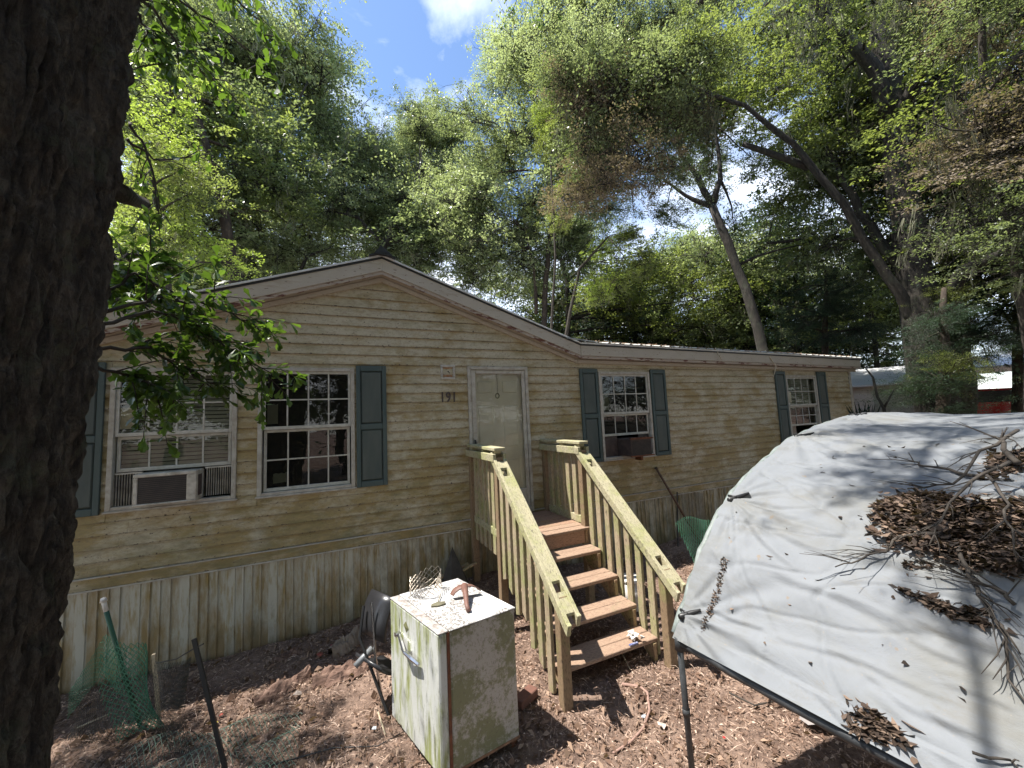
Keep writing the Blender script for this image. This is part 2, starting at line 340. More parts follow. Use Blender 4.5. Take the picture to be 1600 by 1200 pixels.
# ================================================================== GROUND
def gh(x, y):
    h = -.93
    h += .27*math.exp(-((x-.3)/1.5)**2)*max(0, min(1, 1+y/.85)) if y < .3 else .27*math.exp(-((x-.3)/1.5)**2)
    h += .20/(1+math.exp(-(x-3.2)*2.2))*max(0, min(1, 1+y/1.6))
    if x > 10.5: q = min(1, (x-10.5)/3); h += 1.15*q*q*(3-2*q)
    n = mn.fractal(Vector((x*1.3, y*1.3, 3.1)), 1., 2., 4)
    h += n*.035
    return h
def ground():
    def grid(x0, x1, y0, y1, st):
        return np.arange(x0, x1+st/2, st), np.arange(y0, y1+st/2, st)
    fine_x = np.arange(-5, 5.001, .045); fine_y = np.arange(-6, .101, .045)
    xs = np.concatenate([[-260, -120, -60, -30, -18, -12, -9, -7, -6], fine_x, [5.6, 6.5, 8, 10, 10.6, 11.5, 12.5, 13.6, 18, 30, 60, 120, 260]])
    ys = np.concatenate([[-260, -120, -60, -30, -18, -12, -9, -7.5, -6.6], fine_y, [.6, 1.5, 4, 8, 13, 20, 35, 70, 140, 260]])
    V = []
    for y in ys:
        for x in xs:
            z = gh(x, y)
            if -5 <= x <= 5 and -6 <= y <= .1:
                z += mn.fractal(Vector((x*7, y*7, 1.)), 1., 2., 3)*.012
            V.append((x, y, z))
    nx = len(xs); F = [(j*nx+i, j*nx+i+1, (j+1)*nx+i+1, (j+1)*nx+i) for j in range(len(ys)-1) for i in range(nx-1)]
    m, t, b, o = newmat('mulch_ground')
    col = mixc(t, ramp(t, noise(t, 9, 8, .75), [(.36, 0), (.64, 1)]), (.12, .076, .057), (.31, .215, .165))
    col = mixc(t, ramp(t, noise(t, 1.3, 5, .65), [(.45, 0), (.7, .8)]), col, (.085, .05, .036))
    col = mixc(t, ramp(t, noise(t, 70, 5, .75, (1, .5, 1)), [(.56, 0), (.68, .8)]), col, (.38, .25, .18))
    col = mixc(t, ramp(t, noise(t, 48, 5, .75, (.5, 1, 1)), [(.56, 0), (.66, .75)]), col, (.045, .026, .02))
    setc(t, b, col); b.inputs['Roughness'].default_value = .95
    bump(t, b, noise(t, 55, 6, .75), 1.0, .02)
    me = np_mesh('ground', V, F, [m]); me.polygons.foreach_set('use_smooth', [True]*len(me.polygons))
    tag(link('ground', me), kind='structure')
ground()
# mulch, needles and leaf litter lying on it
def scatter_litter(name, n, region, kind, mats, label, seed):
    g = np.random.default_rng(seed); V = []; F = []; A = []; mi = []
    x0, x1, y0, y1 = region
    cnt = 0
    while cnt < n:
        x = g.uniform(x0, x1); y = g.uniform(y0, y1)
        if y > -.02: continue
        if mn.noise(Vector((x*1.7, y*1.7, 4.+len(kind))))+.35*mn.noise(Vector((x*6, y*6, 2))) < g.uniform(-.75, .12): continue
        z = gh(x, y)+mn.fractal(Vector((x*7, y*7, 1.)), 1., 2., 3)*.012
        a = g.uniform(0, 2*math.pi)
        if kind == 'chip': l, wd, lift = g.uniform(.012, .045), g.uniform(.003, .009), g.uniform(.0, .018)
        elif kind == 'needle': l, wd, lift = g.uniform(.05, .15), .0022, g.uniform(.002, .024)
        else: l, wd, lift = g.uniform(.03, .085), g.uniform(.012, .03), g.uniform(.003, .03)
        ca, sa = math.cos(a), math.sin(a); tl = g.normal(0, .28)*l; ro = g.normal(0, .5)*wd
        k = len(V); c = (x, y, z+lift+.004); arch = g.uniform(0, .25)*l if kind != 'chip' else 0
        V += [(c[0]-ca*l/2, c[1]-sa*l/2, c[2]-tl/2), (c[0]-sa*wd/2, c[1]+ca*wd/2, c[2]+ro+arch), (c[0]+ca*l/2, c[1]+sa*l/2, c[2]+tl/2), (c[0]+sa*wd/2, c[1]-ca*wd/2, c[2]-ro+arch)]
        F.append((k, k+3, k+2, k+1)); A.append(g.random()); cnt += 1
    me = np_mesh(name, V, F, mats, A)
    return tag(link(name, me), label, kind='stuff')
m_chip = leaf_mat('mulch_chips', (.10, .062, .046), (.29, .19, .14), (.60, .46, .37), .05, .9, .15)
m_litter = leaf_mat('fallen_leaves', (.085, .05, .036), (.19, .115, .08), (.36, .25, .18), .12, .75, .3)
c_ = tag(scatter_litter('wood_chips', 70000, (-4.2, 3.6, -4.4, 0), 'chip', [m_chip], 'red brown wood chips and mulch spread over the yard', 1), cat='mulch')
c_ = tag(scatter_litter('pine_needles', 16000, (-4.2, 4.0, -4.4, 0), 'needle', [m_chip], 'pale pine needles strewn over the red brown yard', 2), cat='pine needles')
c_ = tag(scatter_litter('fallen_leaves', 5500, (-4.4, 4.6, -4.4, 0), 'leaf', [m_litter], 'dry brown oak leaves lying scattered over the yard', 3), cat='leaf litter')

# ================================================================== HOUSE
house = thing('mobile_home', (0, 0, -.9), 'cream lap-sided mobile home with low gable, green shutters and mildew stains', 'house')
CO = .127
RX0, RX1 = -4.24, 10.0           # extent of the front wall
def rake_z(x):                    # underside of the gable rakes on the wall
    return 3.47-.345*abs(x+1.17)
WALLTOP = 2.455
OPEN = [(-3.87, -2.77, .745, 2.215), (-2.57, -1.52, .735, 2.235), (2.31, 3.43, .74, 2.225), (7.38, 8.53, .74, 2.185), (-.0, .97, .10, 2.285)]
EXTRA0, EXTRA1 = -6.5, 10.0
def top_at(x):
    return max(WALLTOP, rake_z(x)) if -4.2 < x < 1.83 else WALLTOP
shared = {}
z = .127; k = 0
while z < 3.5:
    z1 = z+CO
    # horizontal extent of this course
    if z1 <= WALLTOP+.02: ext = [(EXTRA0, EXTRA1)]
    else:
        half = (3.50-z)/.345
        ext = [(-1.17-half, -1.17+half)] if half > .12 else []
    for (a, b) in ext:
        cuts = sorted([(o[0], o[1]) for o in OPEN if o[2] < z1-.012 and o[3] > z+.012]); segs = []; cur = a
        for o in OPEN:      # narrow rips of siding above and below an opening
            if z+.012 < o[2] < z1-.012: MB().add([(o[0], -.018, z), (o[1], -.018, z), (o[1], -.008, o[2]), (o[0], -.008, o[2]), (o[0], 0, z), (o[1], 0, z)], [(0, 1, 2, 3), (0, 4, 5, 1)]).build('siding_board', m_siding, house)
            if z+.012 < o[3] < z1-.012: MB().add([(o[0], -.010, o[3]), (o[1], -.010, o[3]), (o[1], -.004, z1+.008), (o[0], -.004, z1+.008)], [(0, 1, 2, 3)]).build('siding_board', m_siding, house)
        for (c0, c1) in cuts:
            if c0 > cur: segs.append((cur, c0))
            cur = max(cur, c1)
        segs.append((cur, b))
        # long runs are made of several lengths of siding butted together
        fin = []
        for (s0, s1) in segs:
            while s1-s0 > 4.2:
                q = s0+2.6+((k*1.37+s0) % 1.3); fin.append((s0, q)); s0 = q
            fin.append((s0, s1))
        for (s0, s1) in fin:
            j = (random.random()-.5)*.003; e0, e1 = s0+.0008, s1-.0008
            t1 = z1+.008; zt0 = zt1 = t1; te0, te1 = e0, e1
            if z1 > WALLTOP+.02:
                ht = max(.01, (3.50-z1-.008)/.345); te0, te1 = max(e0, -1.17-ht), min(e1, -1.17+ht)
                if te1-te0 < .02 or e1 < te0 or e0 > te1: te0, te1 = e0, e1; t1 = zt0 = zt1 = z+.03
            yb = -.026+j
            b_ = MB(); b_.add([(e0, yb, z), (e1, yb, z), (te1, -.004, zt1), (te0, -.004, zt0), (e0, 0, z), (e1, 0, z), (te1, 0, zt1), (te0, 0, zt0),
                               (e0, yb+.001, z+.009), (e1, yb+.001, z+.009)],
                              [(0, 1, 9, 8), (8, 9, 2, 3), (0, 4, 5, 1), (3, 2, 6, 7), (4, 7, 6, 5), (0, 8, 3, 7, 4), (1, 5, 6, 2, 9)])
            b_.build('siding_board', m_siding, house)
    z = z1; k += 1
# wall behind the boards, end walls, back wall, floor and ceiling (a hollow box, dark inside)
def back_wall():
    b_ = MB(); xs = sorted(set([EXTRA0, EXTRA1]+[o[0] for o in OPEN]+[o[1] for o in OPEN])); zs_ = sorted(set([-.0, WALLTOP]+[o[2] for o in OPEN]+[o[3] for o in OPEN]))
    for i in range(len(xs)-1):
        for j in range(len(zs_)-1):
            cx, cz = (xs[i]+xs[i+1])/2, (zs_[j]+zs_[j+1])/2
            if any(o[0] < cx < o[1] and o[2] < cz < o[3] for o in OPEN): continue
            b_.box(xs[i], xs[i+1], .002, .09, zs_[j], zs_[j+1])
    b_.add([(-1.17-3.0, .002, WALLTOP), (1.83, .002, WALLTOP), (-1.17, .002, 3.49), (-4.17, .09, WALLTOP), (1.83, .09, WALLTOP), (-1.17, .09, 3.49)], [(0, 1, 2), (5, 4, 3), (0, 2, 5, 3), (1, 4, 5, 2)])
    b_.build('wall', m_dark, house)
    b2 = MB(); b2.box(EXTRA0, 9.985, 3.0, 3.05, 0, WALLTOP); b2.box(EXTRA0, 9.985, .09, 3.0, -.02, 0); b2.box(EXTRA0, 9.985, .09, 3.0, WALLTOP, WALLTOP+.03); b2.box(5.5, 5.55, .09, 3, 0, 2.4); b2.box(-.6, -.55, .2, 3, 0, 2.4); b2.box(1.6, 1.65, .2, 3, 0, 2.4)
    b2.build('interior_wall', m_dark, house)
    b3 = MB(); b3.box(9.99, 10.0, .002, 8.0, -.9, 2.46); b3.box(EXTRA0, EXTRA0+.01, 0, 8, -.9, 2.46); b3.box(EXTRA0, 10, 8, 8.01, -.9, 2.46)
    b3.add([(10.001, 0, 2.46), (10.001, 8, 2.46), (10.001, 4, 3.4)], [(0, 1, 2)])
    b3.build('end_wall', m_siding, house)
back_wall()
MB().box(9.93, 10.03, -.03, .02, -.0, 2.46).build('corner_trim', m_trim, house, bevel=.004)
# bottom trim and skirting
MB().box(EXTRA0, 10, -.040, 0, .108, .122).build('starter_trim', m_trim, house, bevel=.003)
MB().box(EXTRA0, 10, -.026, 0, .0, .1075).build('base_board', m_siding, house)
MB().box(EXTRA0, 10, -.034, 0, -.016, -.0005).build('starter_trim', m_trim, house, bevel=.003)
prof = [(0, 0), (.006, -.010), (.085, -.010), (.091, 0), (.150, 0), (.156, -.016), (.166, -.016), (.172, 0), (.232, 0), (.238, -.016), (.248, -.016), (.254, 0), (.318, 0), (.324, -.016), (.334, -.016), (.340, 0), (.405, 0)]
x = EXTRA0
pj = 0
while x < 10:
    off = random.uniform(-.003, .003)
    b_ = MB(); n = len(prof)
    vs = [(x+p[0], .01+p[1]+off, -.014) for p in prof]+[(x+p[0], .012+p[1]+off+random.uniform(-.003, .003), -1.05) for p in prof]
    b_.add(vs, [(i, n+i, n+i+1, i+1) for i in range(n-1)]); b_.build('skirting_panel', m_skirt, house); x += .405
# eaves and gable trim --------------------------------------------------------
def rake(x0, z0, x1, z1, y_f, name_m):
    """sloping boards of the gable from (x0,z0) to (x1,z1) measured at the top edge"""
    b1 = MB(); b1.prism([(x0, z0-.19), (x1, z1-.19), (x1, z1), (x0, z0)], y_f, y_f+.02, 'y'); b1.build('fascia_board', m_fascia, house, bevel=.003)
    b2 = MB(); b2.prism([(x0, z0-.235), (x1, z1-.235), (x1, z1-.192), (x0, z0-.192)], y_f+.012, y_f+.05, 'y'); b2.build('rake_moulding', m_peel, house)
    b3 = MB(); b3.prism([(x0, z0-.232), (x1, z1-.232), (x1, z1-.21), (x0, z0-.21)], y_f+.05, -.0, 'y'); b3.build('soffit', m_fascia, house)
    b4 = MB(); b4.prism([(x0, z0-.30), (x1, z1-.30), (x1, z1-.24), (x0, z0-.24)], -.045, -.0, 'y'); b4.build('frieze_board', m_fascia, house, bevel=.003)
    b5 = MB(); b5.prism([(x0, z0+.002), (x1, z1+.002), (x1, z1+.026), (x0, z0+.026)], y_f-.02, y_f+.07, 'y'); b5.build('edge_flashing', m_flash, house)
    b6 = MB(); b6.prism([(x0, z0-.026), (x1, z1-.026), (x1, z1+.001), (x0, z0+.001)], y_f-.008, y_f-.001, 'y'); b6.build('drip_edge', m_black, house)
AX, AZ = -1.17, 3.72
rake(AX, AZ, 1.90, AZ-.345*3.07, -.16, '')
rake(AX-3.25, AZ-.345*3.25, AX, AZ, -.16, '')
EZ = AZ-.345*3.07      # 2.66
rake(1.905, EZ, 10.25, EZ-.075, -.16, '')
rake(-6.6, EZ-.06, AX-3.26, EZ-.06, -.16, '')
# gable roof and main roof: ribbed metal sheets
def ribbed(name, P, U, W, n, rib=.016):
    """sheet with n ribs: P corner, U across the ribs, W along the ribs"""
    P, U, W = Vector(P), Vector(U), Vector(W); N = U.cross(W).normalized(); N = N if N.z > 0 else -N
    b_ = MB(); vs = []; ps = []
    for i in range(n):
        for f, h in ((0, 0), (.72, 0), (.80, 1), (.92, 1)): ps.append(((i+f)/n, h*rib))
    ps.append((1, 0))
    for (f, h) in ps: vs.append(P+U*f+N*h)
    for (f, h) in ps: vs.append(P+U*f+W+N*h)
    m = len(ps); b_.add(vs, [(i, i+1, m+i+1, m+i) for i in range(m-1)]); return b_.build(name, m_roof, house)
ribbed('roof_sheet', (1.80, -.20, EZ+.03), (8.48, 0, -.075), (0, 4.2, .92), 37)
ribbed('roof_sheet', (-6.6, -.20, EZ-.03), (2.3, 0, 0), (0, 4.2, .92), 10)
ribbed('roof_sheet', (-6.6, 8.1, EZ), (16.8, 0, 0), (0, -4.1, .92), 60)
ribbed('roof_sheet', (AX, -.17, AZ+.028), (0, 4.6, 0), (3.1, 0, -.345*3.1), 18)
ribbed('roof_sheet', (AX, -.17, AZ+.028), (0, 4.6, 0), (-3.3, 0, -.345*3.3), 18)
b_ = MB(); b_.prism([(AX-.17, AZ-.01), (AX, AZ+.06), (AX+.17, AZ-.01), (AX+.16, AZ-.03), (AX, AZ+.03), (AX-.16, AZ-.03)], -.22, 4.4, 'y')
b_.box(AX-.05, AX+.06, -.235, .1, AZ+.03, AZ+.085); b_.prism([(AX-.11, AZ+.01), (AX-.02, AZ+.12), (AX+.03, AZ+.10), (AX+.13, AZ)], -.23, -.12)
b_.build('ridge_cap', m_black, house)
# grey saddle where the gable valley meets the eave
b_ = MB(); b_.add([(1.62, -.19, EZ+.10), (2.25, -.19, EZ+.045), (2.35, .5, EZ+.22), (1.5, .5, EZ+.28), (1.62, -.19, EZ+.075), (2.25, -.19, EZ+.025)], [(0, 1, 2, 3), (0, 4, 5, 1)])
b_.build('valley_flashing', simple('grey_flashing', (.30, .32, .31), (.2, .21, .2), .5, 6), house)

# ------------------------------------------------------------------ windows
def shutter(x0, x1, z0=.72, z1=2.27):
    b_ = MB(); wv = .05; y0, y1 = -.052, -.02; zm = z0+(z1-z0)*.49
    b_.box(x0, x0+wv, y0, y1, z0, z1); b_.box(x1-wv, x1, y0, y1, z0, z1)
    for (a, c) in ((z0, z0+.07), (zm-.035, zm+.035), (z1-.07, z1)): b_.box(x0+wv+.0005, x1-wv-.0005, y0+.0008, y1, a, c)
    s_ = b_.build('shutter', m_shutter, house, bevel=.004)
    for (a, c) in ((z0+.07, zm-.035), (zm+.035, z1-.07)):
        q = MB(); X0, X1 = x0+wv, x1-wv
        q.add([(X0, -.024, a), (X1, -.024, a), (X1, -.024, c), (X0, -.024, c), (X0+.022, -.045, a+.022), (X1-.022, -.045, a+.022), (X1-.022, -.045, c-.022), (X0+.022, -.045, c-.022)],
              [(4, 5, 6, 7), (0, 1, 5, 4), (1, 2, 6, 5), (2, 3, 7, 6), (3, 0, 4, 7)])
        q.build('shutter_panel', m_shutter_p, s_)
shutter(-4.28, -3.91); shutter(-1.50, -1.13); shutter(1.93, 2.29); shutter(3.45, 3.81); shutter(7.01, 7.36); shutter(8.56, 8.91)

def window(x0, x1, z0, z1, lower_bottom, tag_=''):
    fr = MB(); w_ = .045; yo, yi = -.042, .06
    fr.box(x0, x0+w_, yo, yi, z0, z1); fr.box(x1-w_, x1, yo, yi, z0, z1)
    fr.box(x0+w_+.0005, x1-w_-.0005, yo+.001, yi, z1-w_, z1); fr.box(x0+w_+.0005, x1-w_-.0005, yo+.001, yi, z0, z0+w_*.8)
    fr.box(x0-.015, x1+.015, yo-.012, -.021, z0-.022, z0-.001)
    W = fr.build('window', m_trim, house, bevel=.004)
    zm = 1.51; gx0, gx1 = x0+w_+.001, x1-w_-.001
    def sash(xa, xb, za, zb, rows, y, st=.03):
        s_ = MB(); s_.box(xa, xa+st, y-.012, y+.012, za, zb); s_.box(xb-st, xb, y-.012, y+.012, za, zb)
        s_.box(xa+st+.0004, xb-st-.0004, y-.0128, y+.011, za, za+st+.008); s_.box(xa+st+.0004, xb-st-.0004, y-.0128, y+.011, zb-st, zb)
        s_.build('sash', m_sash, W, bevel=.002)
        A0, A1, B0, B1 = xa+st, xb-st, za+st+.008, zb-st
        mu = MB(); mw = .008
        for i in range(1, 4):
            cx = A0+(A1-A0)*i/4; mu.box(cx-mw, cx+mw, y-.009, y-.002, B0, B1)
        for j in range(1, rows):
            cz = B0+(B1-B0)*j/rows; mu.box(A0, A1, y-.0105, y-.0035, cz-mw, cz+mw)
        mu.build('muntin', m_sash, W)
        for i in range(4):
            for j in range(rows):
                p = MB(); e = .0005
                a0, a1 = A0+(A1-A0)*i/4+e, A0+(A1-A0)*(i+1)/4-e; c0, c1 = B0+(B1-B0)*j/rows+e, B0+(B1-B0)*(j+1)/rows-e
                tx, tz = random.uniform(-.0012, .0012), random.uniform(-.0012, .0012)
                p.add([(a0, y+.002+tx, c0), (a1, y+.002, c0+0), (a1, y+.002+tz, c1), (a0, y+.002, c1)], [(0, 1, 2, 3)])
                p.build('pane', m_clear if x0 < -3 or x0 > 7 else m_glass, W)
    sash(gx0, gx1, zm-.018, z1-w_-.001, 2, -.012)
    if lower_bottom <= z0+.06: sash(gx0+.012, gx1-.012, lower_bottom, zm-.02, 2, .02)
    else: sash(gx0+.012, gx1-.012, lower_bottom, zm-.02, 1 if zm-lower_bottom < .42 else 2, .02)
    return W
W1 = window(-3.87, -2.77, .745, 2.215, 1.125)
W2 = window(-2.57, -1.52, .735, 2.235, .775)
W3 = window(2.31, 3.43, .74, 2.225, 1.125)
W4 = window(7.38, 8.53, .74, 2.185, 1.05)
def blinds(x0, x1, z0, z1, W, y=.085, pitch=.045, tilt=.012):
    z = z0
    while z < z1:
        MB().add([(x0, y-.01, z-tilt), (x1, y-.01, z-tilt+random.uniform(-.002, .002)), (x1, y+.012, z+tilt+.012), (x0, y+.012, z+tilt+.012)], [(0, 1, 2, 3)]).build('blind_slat', m_blind, W); z += pitch
blinds(-3.81, -2.83, 1.13, 2.2, W1); blinds(7.44, 8.47, 1.50, 2.17, W4)
MB().box(2.36, 3.38, .07, .085, 1.93, 1.955).build('blind_rail', m_blind, W3)
def paper(x0, x1, z0, z1, y, W, m=m_paper, rz=0):
    b_ = MB(); n = 5; vs = [(x0, y, z0), (x1, y, z0+.004)]
    for i in range(n+1): vs.append((x1-(x1-x0)*i/n, y, z1-(.012 if i % 2 else 0)))
    b_.add(vs, [tuple(range(len(vs)))]); return b_.build('paper_notice', m, W)
paper(-3.80, -3.68, 1.57, 1.80, .006, W1); paper(-2.48, -2.37, 1.56, 1.80, .006, W2); paper(2.40, 2.52, 1.57, 1.84, .006, W3); paper(7.46, 7.58, 1.57, 1.83, .006, W4)
paper(-2.42, -2.28, .86, .98, .05, W2); 
# pieces seen inside the windows
MB().box(7.43, 7.8, .10, .12, .80, 1.12).build('curtain', simple('pale_curtain', (.42, .34, .29), (.3, .25, .21), .8, 4), W4)

# window air conditioner in window 1
ac = thing('air_conditioner', (-3.34, -.1, .78), 'dirty white window air conditioner with dark grille and accordion side panels', 'air conditioner')
b_ = MB(); X0, X1, Y0, Z0, Z1 = -3.60, -3.085, -.20, .785, 1.105
b_.box(X0, X1, Y0+.03, .30, Z0, Z1); b_.box(X0, X1, Y0, Y0+.0295, Z1-.035, Z1); b_.box(X0, X1, Y0, Y0+.0295, Z0, Z0+.02)
b_.box(X0, X0+.035, Y0+.0005, Y0+.0295, Z0+.0205, Z1-.0355); b_.box(X1-.085, X1, Y0+.0005, Y0+.0295, Z0+.0205, Z1-.0355); b_.build('casing', m_acw, ac, bevel=.006)
MB().box(X0+.036, X1-.086, Y0+.016, Y0+.0285, Z0+.021, Z1-.036).build('coil', m_black, ac)
b_ = MB()
for i in range(14):
    zz = Z0+.03+i*.019; b_.box(X0+.037, X1-.087, Y0+.008, Y0+.0155, zz, zz+.006)
b_.build('grille', m_acd, ac)
b_ = MB()
for i in range(9): b_.box(X1+.0005, X1+.004, Y0+.05+i*.014, Y0+.056+i*.014, Z0+.05, Z1-.05)
b_.build('side_vent', m_acd, ac)
for (a, c, lo) in ((-3.82, -3.605, .78), (-3.06, -2.83, .80)):
    p_ = MB().box(a, c, .028, .036, lo, 1.10).build('accordion_panel', m_dark, ac)
    n = int((c-a)/.0205)
    for i in range(n):
        xx = a+.003+i*(c-a)/n
        MB().prism([(xx, .027), (xx+.006, .012), (xx+.012, .027)], lo, 1.10+.0*i, 'z').build('slat', m_acw, p_)
    MB().box(a-.004, c+.004, .006, .030, 1.10, 1.117).build('top_rail', m_acw, ac)
# second air conditioner, dark, in window 3
ac2 = thing('air_conditioner', (2.8, -.15, .78), 'rusty dark box air conditioner jutting from the window right of the door', 'air conditioner')
b_ = MB(); b_.box(2.68, 3.12, -.30, .32, .785, 1.075); b_.build('casing', m_acd, ac2, bevel=.012)
for (a, c) in ((.78, .80), (1.06, 1.085)): MB().box(2.66, 3.14, -.325, -.295, a, c).build('front_lip', m_rust, ac2)
for i in range(5): MB().box(2.72+i*.08, 2.75+i*.08, -.26, -.2, 1.076, 1.09).build('top_rib', m_rust, ac2)
b_ = MB()
for i in range(12): b_.box(2.70, 3.10, -.306, -.3, .81+i*.02, .819+i*.02)
b_.build('grille', m_black, ac2)
b_ = MB(); b_.box(2.96, 3.0, -.2, -.05, .70, .78); b_.build('bracket', m_rust, ac2)
MB().box(2.37, 2.665, .03, .05, .78, 1.12).build('filler_panel', m_acd, ac2)
MB().box(3.135, 3.37, .03, .05, .78, 1.12).build('filler_panel', m_black, ac2)

# ------------------------------------------------------------------ door
b_ = MB(); b_.box(0, .045, -.05, .09, .10, 2.285); b_.box(.925, .97, -.05, .09, .10, 2.285); b_.box(.0455, .9245, -.049, .09, 2.235, 2.284); b_.box(.0455, .9245, -.06, .09, .10, .18)
door_frame = b_.build('door_frame', m_trim, house, bevel=.005)
b_ = MB(); A0, A1, B0, B1 = .05, .92, .185, 2.23
b_.box(A0, A0+.07, -.035, -.005, B0, B1); b_.box(A1-.055, A1, -.035, -.005, B0, B1); b_.box(A0+.0705, A1-.0555, -.034, -.005, B1-.055, B1); b_.box(A0+.0705, A1-.0555, -.034, -.005, B0, B0+.27)
sdoor = b_.build('storm_door', m_trim, house, bevel=.005)
MB().add([(A0+.07, -.02, B0+.27), (A1-.055, -.02, B0+.27), (A1-.055, -.02, B1-.055), (A0+.07, -.02, B1-.055)], [(0, 1, 2, 3)]).build('pane', m_doorglass, sdoor)
b_ = MB(); b_.box(.07, .085, -.07, -.036, 1.10, 1.22); b_.tube([(.077, -.06, 1.12), (.077, -.085, 1.14), (.077, -.085, 1.19), (.077, -.06, 1.21)], .008); b_.build('handle', m_black, sdoor)
idoor = MB().box(.045, .925, .03, .07, .18, 2.235).build('entry_door', m_door, house)
for (px0, px1) in ((.135, .44), (.53, .835)):
    for (a, c) in ((.36, .93), (1.05, 1.73), (1.86, 2.10)):
        q = MB(); q.add([(px0, .0295, a), (px1, .0295, a), (px1, .0295, c), (px0, .0295, c), (px0+.02, .036, a+.02), (px1-.02, .036, a+.02), (px1-.02, .036, c-.02), (px0+.02, .036, c-.02),
                         (px0+.045, .022, a+.045), (px1-.045, .022, a+.045), (px1-.045, .022, c-.045), (px0+.045, .022, c-.045)],
                        [(0, 1, 5, 4), (1, 2, 6, 5), (2, 3, 7, 6), (3, 0, 4, 7), (4, 5, 9, 8), (5, 6, 10, 9), (6, 7, 11, 10), (7, 4, 8, 11), (8, 9, 10, 11)]); q.build('door_panel', m_door, idoor)
b_ = MB(); b_.tube([(.47, .02, 2.22), (.485, .018, 2.02), (.475, .018, 1.88)], .003, 4); b_.tube([(.475+.03*math.cos(a), .018, 1.85+.035*math.sin(a)) for a in np.linspace(0, 6.28, 12)], .009, 5); b_.build('door_hanger', simple('dried_wreath', (.2, .19, .14), None, .9), idoor)
# porch light box without its lamp
b_ = MB(); X0, X1, Z0, Z1 = -.39, -.18, 2.09, 2.30
for (a, c, d, e) in ((X0, X1, Z0, Z0+.035), (X0, X1, Z1-.035, Z1)): b_.box(a, c, -.035, 0, d, e)
b_.box(X0, X0+.035, -.0345, 0, Z0+.0355, Z1-.0355); b_.box(X1-.035, X1, -.0345, 0, Z0+.0355, Z1-.0355)
lb = b_.build('light_box', m_trim, house, bevel=.006); MB().box(X0+.0355, X1-.0355, -.012, .0, Z0+.0355, Z1-.0355).build('bare_socket', m_orange, lb)
b_ = MB(); b_.tube([(-.29, -.012, 2.2), (-.28, -.03, 2.21), (-.265, -.03, 2.18)], .006, 5); b_.build('wire', m_black, lb)
# house number
for i, ch in enumerate('191'):
    cu = bpy.data.curves.new('digit', 'FONT'); cu.body = ch; cu.size = .2; cu.extrude = .006; cu.offset = .003; cu.align_x = 'CENTER'
    tmp = bpy.data.objects.new('tmp', cu); me = bpy.data.meshes.new_from_object(tmp); bpy.data.objects.remove(tmp)
    me.materials.clear(); me.materials.append(m_acd)
    me.transform(Matrix.Translation((-.375+i*.085, -.027, 1.775)) @ Matrix.Rotation(R(90), 4, 'X') @ Matrix.Diagonal((.75, 1.0, 1, 1)))
    link('house_number', me, house)

# ================================================================== STEPS
steps = thing('porch_steps', (.6, -1.6, -.93), 'weathered wooden porch steps with slatted railings leading up to the door', 'steps')
xL, xR = .02, 1.20
deckz = .085
for i in range(8):
    y1 = -.03-i*.139; MB().box(.02, 1.20, y1-.134, y1, deckz-.035, deckz+random.uniform(-.003, .003)).build('deck_board', m_tread if i > 5 else m_deck, steps, bevel=.004)
MB().box(.10, 1.12, -1.128, -1.09, -.10, deckz-.037).build('riser', m_deck, steps, bevel=.003)
for i, (yf, z) in enumerate(((-1.39, -.115), (-1.675, -.32), (-1.955, -.525), (-2.225, -.73))):
    for j, (a, c) in enumerate(((0, .135), (.14, .275))):
        M = Matrix.Translation((.61, yf+(a+c)/2, z)) @ Matrix.Rotation(R(random.uniform(-.5, .5)), 4, 'Z') @ Matrix.Rotation(R(random.uniform(-.8, .8)), 4, 'X')
        MB().box(-.565, .565, -.0675, .0675, -.038, 0, M=M).build('tread', m_tread, steps, bevel=.006)
for xx in (.095, 1.125):      # sawtooth stringers
    poly = [(-1.09, deckz-.04), (-1.09, -.30), (-2.24, -.95), (-2.24, -.77), (-1.965, -.77), (-1.965, -.565), (-1.69, -.565), (-1.69, -.36), (-1.40, -.36), (-1.40, -.155), (-1.12, -.155)]
    MB().prism([(p[0], p[1]) for p in poly], xx-.019, xx+.019, 'x').build('stringer', m_stringer, steps)
MB().box(.045, .083, -1.12, -.03, -.12, .045).build('rim_joist', m_stringer, steps); MB().box(1.137, 1.175, -1.12, -.03, -.12, .045).build('rim_joist', m_stringer, steps)
def rz_(y): return 1.13+(y+1.0)*.81      # underline of the sloping rail top
